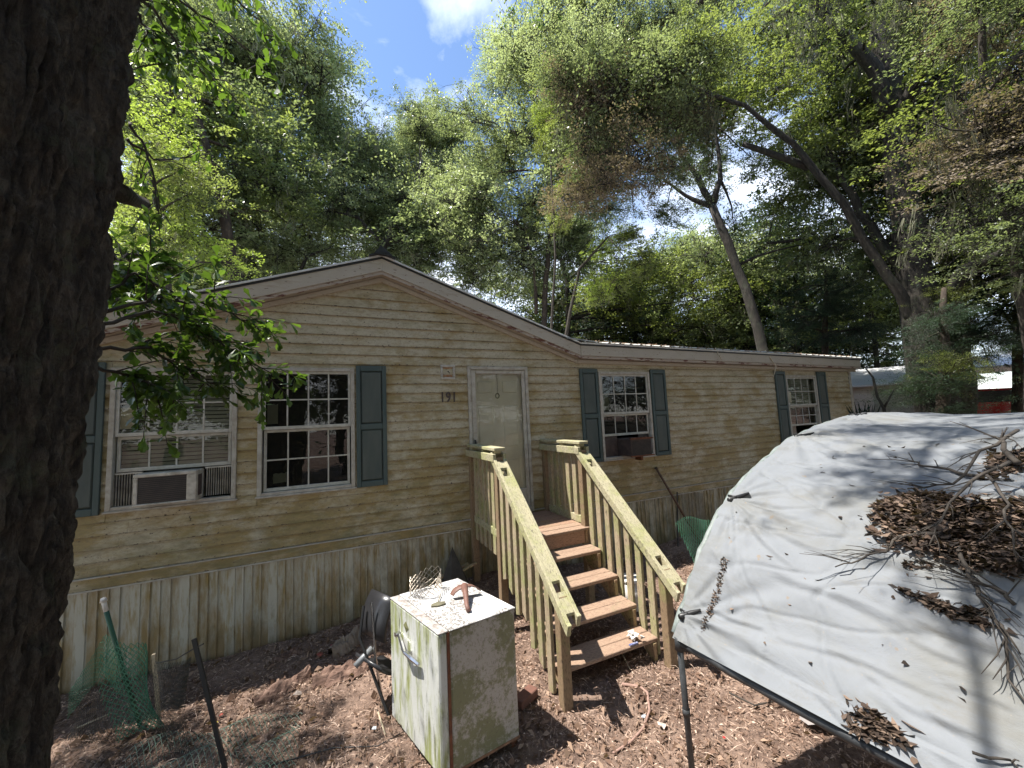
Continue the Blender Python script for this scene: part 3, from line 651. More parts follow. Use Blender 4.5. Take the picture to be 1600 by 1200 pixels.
for side, xx in ((-1, xL), (1, xR)):
    for (yy, z1) in ((-.06, 1.05), (-1.05, 1.05)):
        MB().box(xx-.045, xx+.045, yy-.045, yy+.045, gh(xx, yy)-.05, z1).build('post', m_post, steps, bevel=.005)
    MB().box(xx-.045, xx+.045, -2.40, -2.31, gh(xx, -2.35)-.08, rz_(-2.355)-.06).build('post', m_post, steps, bevel=.005)
    # level rail round the deck: edge boards with a raised flat cap
    for dx in (-.066, .066): MB().box(xx+dx-.019, xx+dx+.019, -1.10, -.02, 1.00, 1.09).build('rail_board', m_rail, steps, bevel=.004)
    for yy in (-.15, -.6, -1.02): MB().box(xx-.04, xx+.04, yy-.04, yy+.04, 1.091, 1.125).build('spacer_block', m_rail, steps, bevel=.003)
    MB().box(xx-.07, xx+.07, -1.11, -.02, 1.126, 1.163).build('rail_cap', m_rail, steps, bevel=.005)
    MB().box(xx+.0-.019-side*.0, xx+.019, -1.0, -.12, .10, .19).build('toe_board', m_rail, steps, bevel=.004)
    # sloping rails: two boards on edge with the baluster heads between them
    for dx in (-.060, .060):
        b_ = MB(); y0, y1 = -1.00, -2.56+(.04 if dx > 0 else 0)
        b_.prism([(y0, rz_(y0)-.02), (y0, rz_(y0)-.125), (y1, rz_(y1)-.125), (y1-.03, rz_(y1)-.03), (y1, rz_(y1)-.02)], xx+dx-.019, xx+dx+.019, 'x'); b_.build('hand_rail', m_rail, steps, bevel=.004)
    y0, y1 = -1.12, -2.50
    segs = [(-1.12, -1.20), (-1.30, -2.28), (-2.36, -2.50)]
    for (a, c) in segs:
        MB().prism([(a, rz_(a)-.03), (a, rz_(a)-.055), (c, rz_(c)-.055), (c, rz_(c)-.03)], xx-.040, xx+.040, 'x').build('rail_filler', m_rail, steps)
    for i in range(5):
        yy = -.20-i*.165; MB().box(xx-.017, xx+.017, yy-.045, yy+.045, -.12, 1.02).build('baluster', m_bal, steps, bevel=.003)
    for i in range(7):
        yy = -1.19-i*.163; zt = rz_(yy)-.06; zb = max(rz_(yy)-1.17+random.uniform(-.09, .09), gh(xx, yy)+.02)
        b_ = MB(); sk = .05 if i % 2 else -.03
        b_.prism([(yy-.043, zt-.035), (yy+.043, zt+.03), (yy+.043, zb+sk), (yy-.043, zb)], xx-.04 if side < 0 else xx-.017, xx-.006 if side < 0 else xx+.017, 'x'); b_.build('baluster', m_bal, steps, bevel=.003)
# crumpled white tissue packet on the lowest tread
b_ = MB()
for i in range(9):
    c = Vector((.92+random.uniform(-.07, .07), -2.16+random.uniform(-.04, .04), -.70+random.uniform(0, .03)))
    vs = [c+Vector((random.uniform(-.05, .05), random.uniform(-.04, .04), random.uniform(-.02, .03))) for _ in range(6)]
    b_.add(vs, [(0, 1, 2), (0, 2, 3), (0, 3, 4), (0, 4, 5), (1, 3, 5), (2, 4, 1)])
tis = thing('tissue_packet', (.92, -2.16, -.73), 'crumpled white tissue packet lying on the lowest wooden step', 'litter')
b_.build('tissue', m_white, tis)
MB().box(.83, .93, -2.225, -2.205, -.728, -.715).build('wrapper', simple('blue_wrapper', (.03, .06, .25), (.4, .4, .45), .4, 30), tis)

# ================================================================== OLD REFRIGERATOR
FG = -.90; FT = .045
F_ = Vector((-1.055, -2.585)); E1 = (Vector((-.47, -2.50))-F_); E2 = (Vector((-1.315, -1.80))-F_)
WD = .585; DP = .80; e1 = E1.normalized(); e2 = Vector((-e1.y, e1.x))
e2 = (E2.normalized()*.85+e2*.15).normalized()
MF = Matrix(((e1.x, e2.x, 0, F_.x), (e1.y, e2.y, 0, F_.y), (0, 0, 1, FG), (0, 0, 0, 1)))   # local: x = width of the cabinet away from the door, y = along the door
H = FT-FG
def fridge_mats():
    m, t, b, o = newmat('mildewed_white_enamel')
    col = mixc(t, noise(t, 3, 5, .6), (.42, .395, .36), (.33, .305, .27))
    n1 = noise(t, 3.2, 4, .6); n2 = noise(t, 22, 6, .8); s = node(t, 'ShaderNodeMath', {0: n1, 1: n2}, operation='ADD')
    mr = node(t, 'ShaderNodeMapRange', {'Value': s.outputs[0], 'From Min': .94, 'From Max': 1.07, 'To Max': .85})
    col = mixc(t, mr.outputs[0], col, (.15, .155, .065))
    col = mixc(t, ramp(t, noise(t, 48, 6, .8, (1, 1, .8)), [(.54, 0), (.62, .65)]), col, (.12, .11, .08))
    setc(t, b, col); b.inputs['Roughness'].default_value = .5
    m2, t, b, o = newmat('algae_streaked_door')
    col = mixc(t, noise(t, 5, 5, .6, (1, 1, .3)), (.62, .63, .60), (.44, .45, .42))
    col = mixc(t, ramp(t, noise(t, 8, 7, .7, (1.3, 1.3, .22)), [(.45, 0), (.6, .9)]), col, (.24, .27, .07))
    col = mixc(t, ramp(t, noise(t, 13, 7, .75, (1.3, 1.3, .3)), [(.54, 0), (.66, .85)]), col, (.08, .085, .05))
    col = mixc(t, ramp(t, noise(t, 90, 4, .8), [(.62, 0), (.68, .6)]), col, (.08, .06, .04))
    setc(t, b, col); b.inputs['Roughness'].default_value = .45
    m3, t, b, o = newmat('lichen_specked_top')
    col = mixc(t, noise(t, 4, 5, .6), (.62, .61, .60), (.5, .49, .48))
    g = node(t, 'ShaderNodeNewGeometry')
    msk = ramp(t, noise(t, 3.2, 3, .6), [(.40, 0), (.55, 1)])
    sp = ramp(t, noise(t, 42, 7, .85), [(.47, 0), (.52, .95)]); mm = node(t, 'ShaderNodeMath', {0: msk, 1: sp}, operation='MULTIPLY')
    col = mixc(t, mm.outputs[0], col, (.12, .105, .09))
    col = mixc(t, ramp(t, noise(t, 25, 5, .7), [(.68, 0), (.72, .7)]), col, (.45, .2, .08))
    setc(t, b, col); b.inputs['Roughness'].default_value = .55
    return m, m2, m3
m_fside, m_fdoor, m_ftop = fridge_mats(); m_edge_rust = simple('edge_rust', (.30, .16, .09), (.14, .08, .05), .8, 30)
fr = thing('refrigerator', (F_.x+.2, F_.y+.3, FG), 'small old white refrigerator covered in green mildew, standing left of the steps', 'refrigerator')
b_ = MB(); b_.box(.05, WD, 0, DP, .02, H-.012, M=MF); b_.build('cabinet', m_fside, fr, bevel=.010)
b_ = MB(); b_.box(.045, WD+.006, -.006, DP+.006, H-.011, H, M=MF); b_.build('top_panel', m_ftop, fr, bevel=.004)
MB().box(.052, WD-.002, -.0035, -.0005, .012, .030, M=MF).build('rust_seam', m_edge_rust, fr); MB().box(.052, WD-.002, -.0025, -.0003, H-.034, H-.014, M=MF).build('seam_strip', m_fside, fr)
b_ = MB(); b_.box(.028, .049, .006, DP-.006, .03, H-.02, M=MF); b_.build('door_gasket', m_rust, fr)
b_ = MB(); b_.box(-.035, .027, 0, DP, .015, H-.012, M=MF); door_ = b_.build('door', m_fdoor, fr, bevel=.010)
b_ = MB(); b_.box(-.037, .04, 0, DP, H-.011, H-.001, M=MF); b_.build('hinge_cover', simple('grey_edge', (.48, .47, .45), (.16, .12, .10), .6, 25), fr, bevel=.003)
b_ = MB()   # bent lever handle
b_.box(-.075, -.036, .41, .435, H-.30, H-.275, M=MF)
for (ya, yb, za, zb, xa, xb) in ((.62, .43, H-.215, H-.275, -.045, -.085), (.43, .25, H-.275, H-.295, -.085, -.06)):
    p0, p1 = MF @ Vector((xa, ya, za)), MF @ Vector((xb, yb, zb)); b_.tube([p0, (p0+p1)/2, p1], [.012, .016, .014], 6)
b_.box(-.075, -.036, .60, .63, H-.235, H-.205, M=MF); b_.build('handle', m_chrome, door_)
b_ = MB(); c = Vector((-.0365, .50, H-.13)); b_.add([MF @ (c+Vector((0, .045, 0))), MF @ (c+Vector((0, 0, .042))), MF @ (c+Vector((0, -.045, 0))), MF @ (c+Vector((0, 0, -.042))), MF @ (c+Vector((-.006, 0, 0)))], [(0, 1, 4), (1, 2, 4), (2, 3, 4), (3, 0, 4)]); b_.build('diamond_badge', simple('mossy_badge', (.16, .16, .07), None, .7), door_)
for (xx, yy) in ((.04, .04), (.04, DP-.04), (WD-.04, .04), (WD-.04, DP-.04)):
    MB().box(xx-.025, xx+.025, yy-.025, yy+.025, -.06, .021, M=MF).build('foot', m_rust, fr)
# things lying on it
TZ = FT
def onf(x, y, z=0): return MF @ Vector((x, y, H+z))
hoe = thing('hoe_head', tuple(onf(.42, .30)), 'rusty brown hoe head with socket lying on the refrigerator top', 'tool')
b_ = MB(); n = 9; vs = []; 
for i in range(n):
    f = i/(n-1)
    for s in (-1, 1):
        a = (f-.5)*2.6; rr = .105
        vs.append(onf(.40+rr*math.sin(a)*1.05+.02, .40+s*.035*(1-.5*abs(f-.5))-.03*math.sin(a), .012+.075*max(0, math.cos(a))))
vs2 = [v+Vector((0, 0, .008)) for v in vs]; m_ = len(vs)
b_.add(vs+vs2, [(2*i, 2*i+2, 2*i+3, 2*i+1) for i in range(n-1)]+[(m_+2*i, m_+2*i+1, m_+2*i+3, m_+2*i+2) for i in range(n-1)]+[(2*i, m_+2*i, m_+2*i+2, 2*i+2) for i in range(n-1)]+[(2*i+1, 2*i+3, m_+2*i+3, m_+2*i+1) for i in range(n-1)])
m_hoe = simple('brown_rusty_iron', (.19, .095, .07), (.12, .06, .045), .6, 18, bumps=.4)
b_.build('blade', m_hoe, hoe, smooth=True)
MB().tube([onf(.41, .40, .09), onf(.36, .30, .07), onf(.30, .19, .035), onf(.28, .135, .02)], [.030, .022, .017, .019], 10).build('socket', m_hoe, hoe, smooth=True)
basket = thing('wire_mesh_roll', tuple(onf(.26, .60)), 'short roll of rusty hexagonal chicken wire at the back of the refrigerator', 'chicken wire')
b_ = MB(); nr, nc = 11, 7; rad = .125
def bp(i, j, o=0):
    a = 2*math.pi*(i+.5*(j % 2))/16; f = j/nc
    q = onf(.22, .67, 0)+Vector((math.cos(a)*rad*(1+.15*math.sin(3*a)), math.sin(a)*rad*.85, .012+.17*f*(.9+.15*math.sin(a*2))))
    return q
for j in range(nc):
    for i in range(16):
        p = bp(i, j); q1 = bp(i, j+1) if j % 2 == 0 else bp(i+1, j+1); q0 = bp(i-1, j+1) if j % 2 == 0 else bp(i, j+1)
        b_.tube([p, q1], .0024, 3, cap=False); b_.tube([p, q0], .0024, 3, cap=False)
b_.build('mesh', m_wire, basket)
trow = thing('scraper', tuple(onf(.2, .45)), 'small mossy scraper with thin handle lying on the refrigerator top', 'tool')
b_ = MB(); b_.prism([(0, 0), (.05, -.02), (.11, -.01), (.12, .03), (.06, .05), (.01, .035)], 0, .012, 'z'); b_.v = [tuple(onf(.12, .40)+Vector(v)) for v in b_.v]; b_.build('blade', simple('mossy_metal', (.15, .14, .09), (.09, .08, .05), .8, 25), trow)
MB().tube([onf(.20, .44, .014), onf(.27, .53, .02)], .005, 5).build('handle', simple('thin_wood', (.25, .22, .16), None, .8), trow)

# black folding chair leaning behind the refrigerator
ch = thing('folding_chair', (-1.47, -1.65, -.9), 'black padded folding chair leaning behind the refrigerator, half hidden', 'chair')
def curved_pad(c, w_, h_, tilt, name):
    b_ = MB(); n = 6; vs = []
    for i in range(n+1):
        f = i/n; a = (f-.5)*1.5
        for s in (-1, 1):
            for d in (0, .025):
                p = Vector((s*w_/2, -math.cos(a)*.12+d, math.sin(a)*h_/2/.68)); p = Matrix.Rotation(tilt, 4, 'X') @ p; p = Matrix.Rotation(R(-62), 4, 'Z') @ p; vs.append(Vector(c)+p)
    fs = []
    for i in range(n):
        b = i*4; fs += [(b, b+2, b+6, b+4), (b+1, b+5, b+7, b+3), (b, b+4, b+5, b+1), (b+2, b+3, b+7, b+6)]
    fs += [(0, 1, 3, 2), (4*n, 4*n+2, 4*n+3, 4*n+1)]
    b_.add(vs, fs); b_.build(name, simple('black_vinyl', (.018, .018, .02), (.03, .03, .033), .32, 6), ch, smooth=True)
curved_pad((-1.40, -1.55, -.22), .36, .34, R(-20), 'backrest'); curved_pad((-1.42, -1.62, -.50), .36, .30, R(60), 'seat')
MB().tube([(-1.52, -1.62, -.06), (-1.50, -1.70, -.5), (-1.44, -1.72, -.93)], .012, 6).build('leg', m_chrome, ch)
MB().tube([(-1.58, -1.50, -.12), (-1.62, -1.58, -.35), (-1.40, -1.85, -.93)], .013, 6).build('leg', m_black, ch)
MB().tube([(-1.66, -1.66, -.53), (-1.52, -1.60, -.45)], [.026, .026], 8).build('cap', simple('grey_cap', (.2, .21, .22), None, .4), ch, smooth=True)
ch.location = (ch.location.x+.07, ch.location.y+.03, ch.location.z)
# plywood / dark tarp pieces leaning beside the steps
lean = thing('dark_tent', (-.42, -.35, -.7), 'small dark cloth heap propped in a peak against the skirting beside the steps', 'tarp')
b_ = MB(); b_.add([(-.62, -.28, gh(-.6, -.3)), (-.42, -.45, gh(-.4, -.4)), (-.15, -.40, gh(-.1, -.4)), (-.33, -.14, -.17), (-.10, -.12, gh(0, -.1)), (-.5, -.05, gh(-.5, 0)), (-.40, -.33, -.48), (-.24, -.30, -.45)],
             [(0, 1, 6), (0, 6, 3), (1, 7, 6), (1, 2, 7), (6, 7, 3), (2, 4, 7), (7, 4, 3), (0, 3, 5), (5, 3, 4)])
b_.build('cloth', simple('dusty_black_cloth', (.035, .032, .028), (.07, .06, .05), .9, 9), lean)
for (p, q, lab) in (((-.62, -.15, -.62), (-.05, -.30, -.38), 'grey brown board propped above the dark cloth left of the steps'), ((-.95, -.20, -.62), (-.12, -.16, -.42), 'long thin weathered board lying along the skirting left of the steps')):
    p, q = Vector(p), Vector(q); d = (q-p); M = Matrix.Translation(p) @ d.to_track_quat('X', 'Z').to_matrix().to_4x4()
    tag(MB().box(0, d.length, -.035, .035, -.008, .008, M=M).build('board', m_stringer), lab, 'board')
tag(MB().box(-.11, .11, -.05, .05, -.035, .035, M=Matrix.Translation((-.26, -2.16, -.875)) @ Matrix.Rotation(R(25), 4, 'Z')).build('red_brick', m_brick, bevel=.006), 'red brick lying at the foot of the steps behind the refrigerator', 'brick')
bk = thing('white_bucket', (1.62, -1.45, -.9), 'white plastic bucket standing behind the right-hand stair railing', 'bucket')
b_ = MB(); b_.tube([(1.62, -1.35, -.9), (1.62, -1.35, -.55)], [.12, .145], 20); b_.build('body', m_white, bk, smooth=True); MB().tube([(1.62, -1.35, -.565), (1.62, -1.35, -.545)], .152, 20).build('rim', m_white, bk)

# ================================================================== FENCE BITS, LEFT
def rot_tube(pts, r, mat, name, parent=None, seg=8): return MB().tube(pts, r, seg).build(name, mat, parent, smooth=True)
gst = thing('green_garden_stake', (-3.38, -.84, -.93), 'green garden stake with a white cap leaning in front of the skirting', 'stake')
gtop = Vector((-3.505, -1.0, .12)) ; gb = Vector((-3.34, -.90, -.93))
def wl(px, y, py): # world point on plane y
    d = rt*(px-800)/FPX - up*(py-600)/FPX + fw; t = (y-CAM[1])/d[1]; return Vector(CAM+d*t)
g0, g1, g2 = wl(162, -.95, 940), wl(166, -.95, 955), wl(200, -.90, 1075)
g3 = g2+(g2-g1).normalized()*.45; g3.z = max(g3.z, -.98)
rot_tube([g1, g2, g3], .017, m_stake_g, 'pole', gst); rot_tube([g1, g0+(g0-g1)*.2], .017, m_white, 'cap', gst)
b_ = MB(); b_.tube([g0+Vector((0, 0, .0)), g0+Vector((-.005, 0, .03))], [.026, .016], 8); b_.build('knob', m_white, gst, smooth=True)
bst0, bst1 = wl(303, -1.62, 998), wl(357, -1.78, 1200); bst1.z = -.98
tag(MB().tube([bst0, bst1], .018, 4).build('black_stake', m_black), 'black garden stake leaning left of the refrigerator, holding the netting wire', 'stake')
ws0, ws1 = wl(240, -1.0, 1022), wl(249, -1.0, 1132)
tag(MB().tube([ws0, ws1], .016, 4).build('wooden_stake', m_stake_w), 'short pale wooden stake behind the black netting', 'stake')
m_net = [m_green_net, m_black_net]
def net(name, fn, nu, nv, r, mat, label, cat='netting', skip=0.0):
    """diamond netting over the surface fn(u,v)"""
    b_ = MB()
    for i in range(nu):
        for j in range(nv):
            if skip and random.random() < skip: continue
            p = fn((i+.5*(j % 2))/nu, j/nv)
            for di in (0, 1) if j % 2 else (-1, 0):
                q = fn((i+di+.5*((j+1) % 2))/nu, (j+1)/nv); b_.tube([p, q], r, 3, cap=False)
    return tag(b_.build(name, mat), label, cat)
base = wl(215, -1.05, 1145); topn = wl(190, -.95, 1010)
def f_roll(u, v):   # half-open roll of green mesh hanging on the stake
    a = -2.4+u*4.4; r_ = .13+.03*math.sin(5*v+u*3); c = topn.lerp(base, v)
    return c+Vector((math.cos(a)*r_*(1+.25*v), math.sin(a)*r_*.6-.02, .05*math.sin(u*6)))
net('green_netting', f_roll, 15, 28, .0026, m_green_net, 'upright roll of green plastic netting round the green stake')
n0, n1, n2 = wl(112, -.75, 1075), wl(160, -.85, 1000), wl(205, -.95, 1000)
def f_arch(u, v):
    p = n0.lerp(n1, u*2) if u < .5 else n1.lerp(n2, u*2-1)
    return p+Vector((.0, .06*math.sin(u*5), -.42*v*(.5+.5*u)+.03*math.sin(u*3.14)))
net('green_netting', f_arch, 15, 15, .0022, m_green_net, 'loose flap of green netting bowed out left of the green stake')
q0, q1, q2 = wl(110, -.85, 1090), wl(300, -1.62, 1020), wl(245, -1.0, 1032)
def f_blk(u, v):
    p = q0.lerp(q2, u*2) if u < .5 else q2.lerp(q1, u*2-1)
    z = gh(p.x, p.y)+.01; sag = .03*math.sin(u*6.28*1.0)
    return Vector((p.x+.03*math.sin(v*4+u*9), p.y+.05*math.sin(v*3+u*5), p.z+sag+(z-p.z-sag)*v))
net('black_netting', f_blk, 56, 21, .0011, m_black_net, 'sagging black bird netting strung between the stakes')
b_ = MB(); b_.tube([wl(245, -1.0, 1034)+Vector((0, 0, -.01)), wl(275, -1.3, 1030), wl(302, -1.62, 1014), wl(318, -1.66, 1006)], .005, 5); tag(b_.build('netting_wire', m_black), 'thin black wire tied from the netting to the black stake', 'wire')
def f_gnd(u, v):
    x = -3.15+u*1.15; y = -1.15-v*.75-.2*u; return Vector((x, y, gh(x, y)+.035+.03*math.sin(u*11+v*7)+.02*math.sin(v*17)))
net('green_netting', f_gnd, 28, 20, .0020, simple('faded_netting', (.12, .20, .15), (.22, .27, .22), .6, 4, bumps=0), 'crumpled faded green netting lying on the mulch at lower left')

# ================================================================== ROUGH THINGS ON THE GROUND
def slab(name, px0, px1, w_, lab, cat, mat, th=.03, seed=0):
    g = random.Random(seed); a, c = Vector(px0), Vector(px1); d = (c-a).normalized(); s = Vector((-d.y, d.x, 0)); n = 18; m = 8; vs = []
    for i in range(n+1):
        f = i/n; p = a.lerp(c, f); ww = w_*(.25+1.0*math.sin(math.pi*min(.98, max(.04, f)))**.5*g.uniform(.8, 1.1))
        for j in range(m+1):
            e = j/m-.5; q = p+s*(e*ww); q.z = gh(q.x, q.y)+th*(1.1-4.4*e*e)+g.uniform(-.012, .012)+.05*mn.noise(Vector((q.x*9, q.y*14, seed))); vs.append(q)
    b_ = MB(); k = m+1; b_.add(vs, [(i*k+j, (i+1)*k+j, (i+1)*k+j+1, i*k+j+1) for i in range(n) for j in range(m)])
    b_.add([v-Vector((0, 0, .02+th)) for v in vs], [(i*k+j, i*k+j+1, (i+1)*k+j+1, (i+1)*k+j) for i in range(n) for j in range(m)])
    return tag(b_.build(name, mat, smooth=False), lab, cat)
m_barkslab = bark_mat('fallen_bark', (.13, .075, .055), (.30, .20, .15), 16, (.4, 1, 1))
slab('bark_slab', (-2.42, -1.02, -.9), (-1.98, -.82, -.9), .16, 'pale splintered slab of bark lying left of the folding chair', 'bark', m_barkslab, .06, 1)
slab('bark_slab', (-1.95, -1.02, -.9), (-1.42, -.95, -.9), .26, 'broad red brown slab of bark lying just left of the folding chair', 'bark', m_barkslab, .07, 2)
slab('bark_slab', (-1.80, -.62, -.9), (-1.52, -.40, -.9), .20, 'grey heap of bark and dry roots against the skirting', 'bark', simple('grey_bark_heap', (.17, .13, .10), (.25, .2, .15), .95, 20, bumps=.8), .10, 3)
slab('bark_slab', (-2.35, -.42, -.9), (-2.08, -.35, -.9), .12, 'dull grey piece of bark near the foot of the skirting', 'bark', m_barkslab, .04, 4)
def stick(pts, r, lab, mat=m_twig, name='stick', cat='stick'):
    P = [Vector((x, y, gh(x, y)+z)) for (x, y, z) in pts]; return tag(MB().tube(P, [r*(1-.5*i/len(P)) for i in range(len(P))], 6).build(name, mat, smooth=True), lab, cat)
def gpt(px, py, z=.02):
    d = rt*(px-800)/FPX - up*(py-600)/FPX + fw; p = CAM+d*((-.92-CAM[2])/d[2]); return (p[0], p[1], z)
m_root = simple('pinkish_root', (.33, .21, .17), (.24, .15, .12), .85, 20, bumps=.3)
stick([gpt(972, 1070), gpt(1000, 1075), gpt(1012, 1085), gpt(1015, 1110), gpt(1005, 1135), gpt(985, 1155), gpt(958, 1178)], .014, 'curved pinkish root lying on the mulch in front of the steps', m_root, 'root', 'root')
stick([gpt(1140, 1090, .05), gpt(1180, 1110, .04), gpt(1215, 1100, .03)], .008, 'thin dark twig lying on the ground under the tarp')
stick([gpt(960, 1000, .03), gpt(985, 1048, .02)], .008, 'pale splinter of wood beside the right end of the lowest step', m_stake_w)
stick([gpt(590, 1115, .03), gpt(602, 1155, .02)], .008, 'short straw-coloured stick left of the refrigerator', m_stake_w)
stick([gpt(420, 1195, .02), gpt(520, 1172, .02), gpt(590, 1172, .02), gpt(640, 1145, .02)], .006, 'thin black irrigation hose running to the refrigerator', m_black, 'hose', 'hose')
stick([gpt(120, 1140, .02), gpt(175, 1118, .05)], .007, 'pale twig on the dark ground behind the netting', m_stake_w)
def scrap(px, py, s, col, lab, name='scrap', cat='litter'):
    x, y, _ = gpt(px, py); z = gh(x, y)+.02; b_ = MB(); n = 7
    vs = [(x+math.cos(i*6.28/n)*s*random.uniform(.5, 1), y+math.sin(i*6.28/n)*s*random.uniform(.4, .9), z+random.uniform(0, s*.5)) for i in range(n)]+[(x, y, z+s*.35)]
    b_.add(vs, [(i, (i+1) % n, n) for i in range(n)]); return tag(b_.build(name, simple(name+'_mat', col, None, .6, 20)), lab, cat)
scrap(420, 997, .05, (.30, .02, .03), 'dark red scrap at the foot of the skirting'); scrap(522, 1013, .045, (.33, .06, .07), 'pinkish red round scrap on the ground by the skirting'); scrap(500, 1027, .05, (.35, .08, .05), 'orange red shred of litter below the pinkish scrap')
scrap(585, 1143, .03, (.5, .55, .6), 'pale blue grey scrap of foil left of the refrigerator'); scrap(1005, 1118, .03, (.35, .38, .42), 'crumpled silver scrap inside the curve of the root')
scrap(1090, 1020, .10, (.55, .50, .48), 'white crumpled rag behind the tarp leg'); scrap(1275, 1130, .16, (.32, .29, .28), 'grey rag on the ground under the tarp edge', 'rag', 'rag'); scrap(1132, 1157, .015, (.5, .02, .02), 'tiny red scrap on the mulch under the tarp'); scrap(345, 1118, .02, (.6, .12, .08), 'tiny red bottle cap beside the black stake'); scrap(335, 1130, .03, (.5, .4, .04), 'small yellow wrapper beside the black stake')
scrap(1035, 1135, .05, (.55, .46, .40), 'pale flake of bark right of the curved root', 'bark_flake', 'bark'); scrap(560, 1045, .05, (.3, .24, .2), 'brown curled leaf clump on the bark slab', 'leaf_clump', 'leaves')
scrap(465, 1085, .06, (.36, .3, .26), 'pale torn strip of bark left of centre', 'bark_flake', 'bark'); scrap(735, 905, .03, (.3, .25, .2), 'small rag beside the steps', 'rag', 'rag')

# against the wall right of the steps
sh = thing('shovel_handle', (3.75, -.1, -.78), 'brown wooden tool handle leaning against the wall right of the steps', 'tool')
rot_tube([(3.41, -.06, .50), (3.62, -.14, .06), (3.98, -.36, -.80)], .019, simple('brown_handle', (.13, .075, .05), None, .8), 'shaft', sh)
MB().tube([(3.40, -.055, .515), (3.42, -.06, .49)], [.03, .02], 8).build('grip', m_acd, sh)
tag(MB().tube([(3.81, -.10, .06), (3.60, -.22, -.82)], .014, 6).build('black_pole', m_black), 'thin black pole crossing the brown tool handle at the wall', 'pole')
def f_mesh(u, v): return Vector((3.95+u*.55, -.06-.05*math.sin(u*3), .02-.06*u-v*.75))
net('wire_netting', f_mesh, 34, 40, .0010, m_wire, 'fine wire netting standing against the skirting behind the black pole', 'wire netting')
def f_gr(u, v):
    return Vector((3.05+u*.75+.1*v, -.75-.25*v+.12*math.sin(u*4)*v, -.22-.62*v*(.75+.3*math.sin(u*3+1))+.06*math.sin(u*5)))
net('green_netting', f_gr, 16, 15, .0040, m_green_net, 'folded green netting hanging behind the left edge of the tarp')
scrap(1117, 893, .05, (.5, .33, .2), 'curled orange brown leaf in front of the right green netting', 'dry_leaf', 'leaf')

# ================================================================== TARP SHELTER
A_ = Vector((.31, -3.37, 0)); dA = Vector((.11, -.994, 0)).normalized(); eA = Vector((-dA.y, dA.x, 0))
PROF = [(0, 0), (.08, .11), (.19, .24), (.38, .49), (.6, .69), (.88, .86), (1.18, .98), (1.76, 1.17), (2.4, 1.27), (3.05, 1.33), (3.6, 1.345)]
PROF += [(7.2-a, z) for a, z in PROF[-2::-1]]
PA = np.array(PROF); SL = np.concatenate([[0], np.cumsum(np.hypot(*np.diff(PA, axis=0).T))])
def arch(v, u=0):
    s = v*SL[-1]; a = np.interp(s, SL, PA[:, 0]); z = np.interp(s, SL, PA[:, 1]); return float(a), float(z)
def tp(u, v, lift=0):
    a, z = arch(v); a2, z2 = arch(min(1, v+.01)); t = Vector((a2-a, z2-z)).normalized() if v < .99 else Vector((1, 0))
    return A_+dA*u+eA*(a-t.y*lift)+Vector((0, 0, z+t.x*lift))
shel = thing('tarp_shelter', tuple(A_+Vector((0, 0, -.93))), 'low shelter frame of black pipes carrying the white tarp, right of the steps', 'shelter frame')
LEN = 4.6
for uu in (0, 1.55, 3.1, LEN):
    MB().tube([tp(uu, v, -.012) for v in np.linspace(0, 1, 46)], .021, 10).build('arch_pipe', m_pipe, shel, smooth=True)
for (u0_, u1_, v) in ((0, LEN, 0), (0, LEN, .5), (0, LEN, 1), (0, LEN, .28)):
    MB().tube([tp(u, v, -.045 if v not in (0, 1) else -.0)+Vector((0, 0, -.02*math.sin(u*2.1))) for u in np.linspace(u0_, u1_, 14)], .023 if v in (0, 1) else .018, 10).build('eave_pipe' if v in (0, 1) else 'purlin_pipe', m_pipe, shel, smooth=True)
for uu in (0, 1.55, 3.1, LEN):
    for v, l in ((0, .05), (1, -.05)):
        p = tp(uu, v); q = p+Vector((l*.3, l*.6*(1 if uu == 0 else 0), 0)); q.z = -1.0
        if v == 0 and uu == 0: q = Vector((.36, -3.345, -1.0))
        if v == 0 and uu in (1.55, 3.1): continue
        MB().tube([p, p.lerp(q, .45), q], .020, 10).build('leg_pipe', m_pipe, shel, smooth=True)
        MB().tube([p.lerp(q, .42), p.lerp(q, .46)], .025, 10).build('leg_joint', m_pipe, shel, smooth=True)
        MB().tube([p+Vector((0, 0, .03)), p-Vector((0, 0, .05))], .031, 10).build('elbow_fitting', m_pipe, shel, smooth=True)
tarp_obj = thing('white_tarp', tuple(tp(2, .3)), 'weathered white tarp stretched over the arched pipe shelter at right', 'tarp')
clampv = [.02, .137, .285, .44]
def on_tarp(px, py):
    d = rt*(px-800)/FPX - up*(py-600)/FPX + fw
    # march the view ray until it meets the smooth shell
    t = .5; prev = None
    while t < 14:
        p = CAM+d*t; rel = Vector(p)-A_; u = rel.dot(dA); a = rel.dot(eA)
        if -.0 <= u <= LEN and 0 <= a <= 7.2:
            zs = float(np.interp(a, PA[:, 0], PA[:, 1]))
            if p[2] < zs+.02: return u, a
        t += .01
    return None
CREASES = []
def crease_lift(u, s):
    t_ = 0
    for (ua, sa, ub, sb, amp, wd_) in CREASES:
        dx, dy = ub-ua, sb-sa; l2 = dx*dx+dy*dy; f = ((u-ua)*dx+(s-sa)*dy)/l2
        if f < -.05 or f > 1.05: continue
        d = ((u-ua)*dy-(s-sa)*dx)/math.sqrt(l2)+.03*math.sin(f*7+ua*9)*min(1, l2)
        if abs(d) > 4*wd_: continue
        e = math.sin(math.pi*min(1, max(0, f*.94+.03)))**.6; t_ += amp*e*(math.exp(-(d/wd_)**2)-.8*math.exp(-((d-1.6*wd_)/wd_)**2))
    return t_
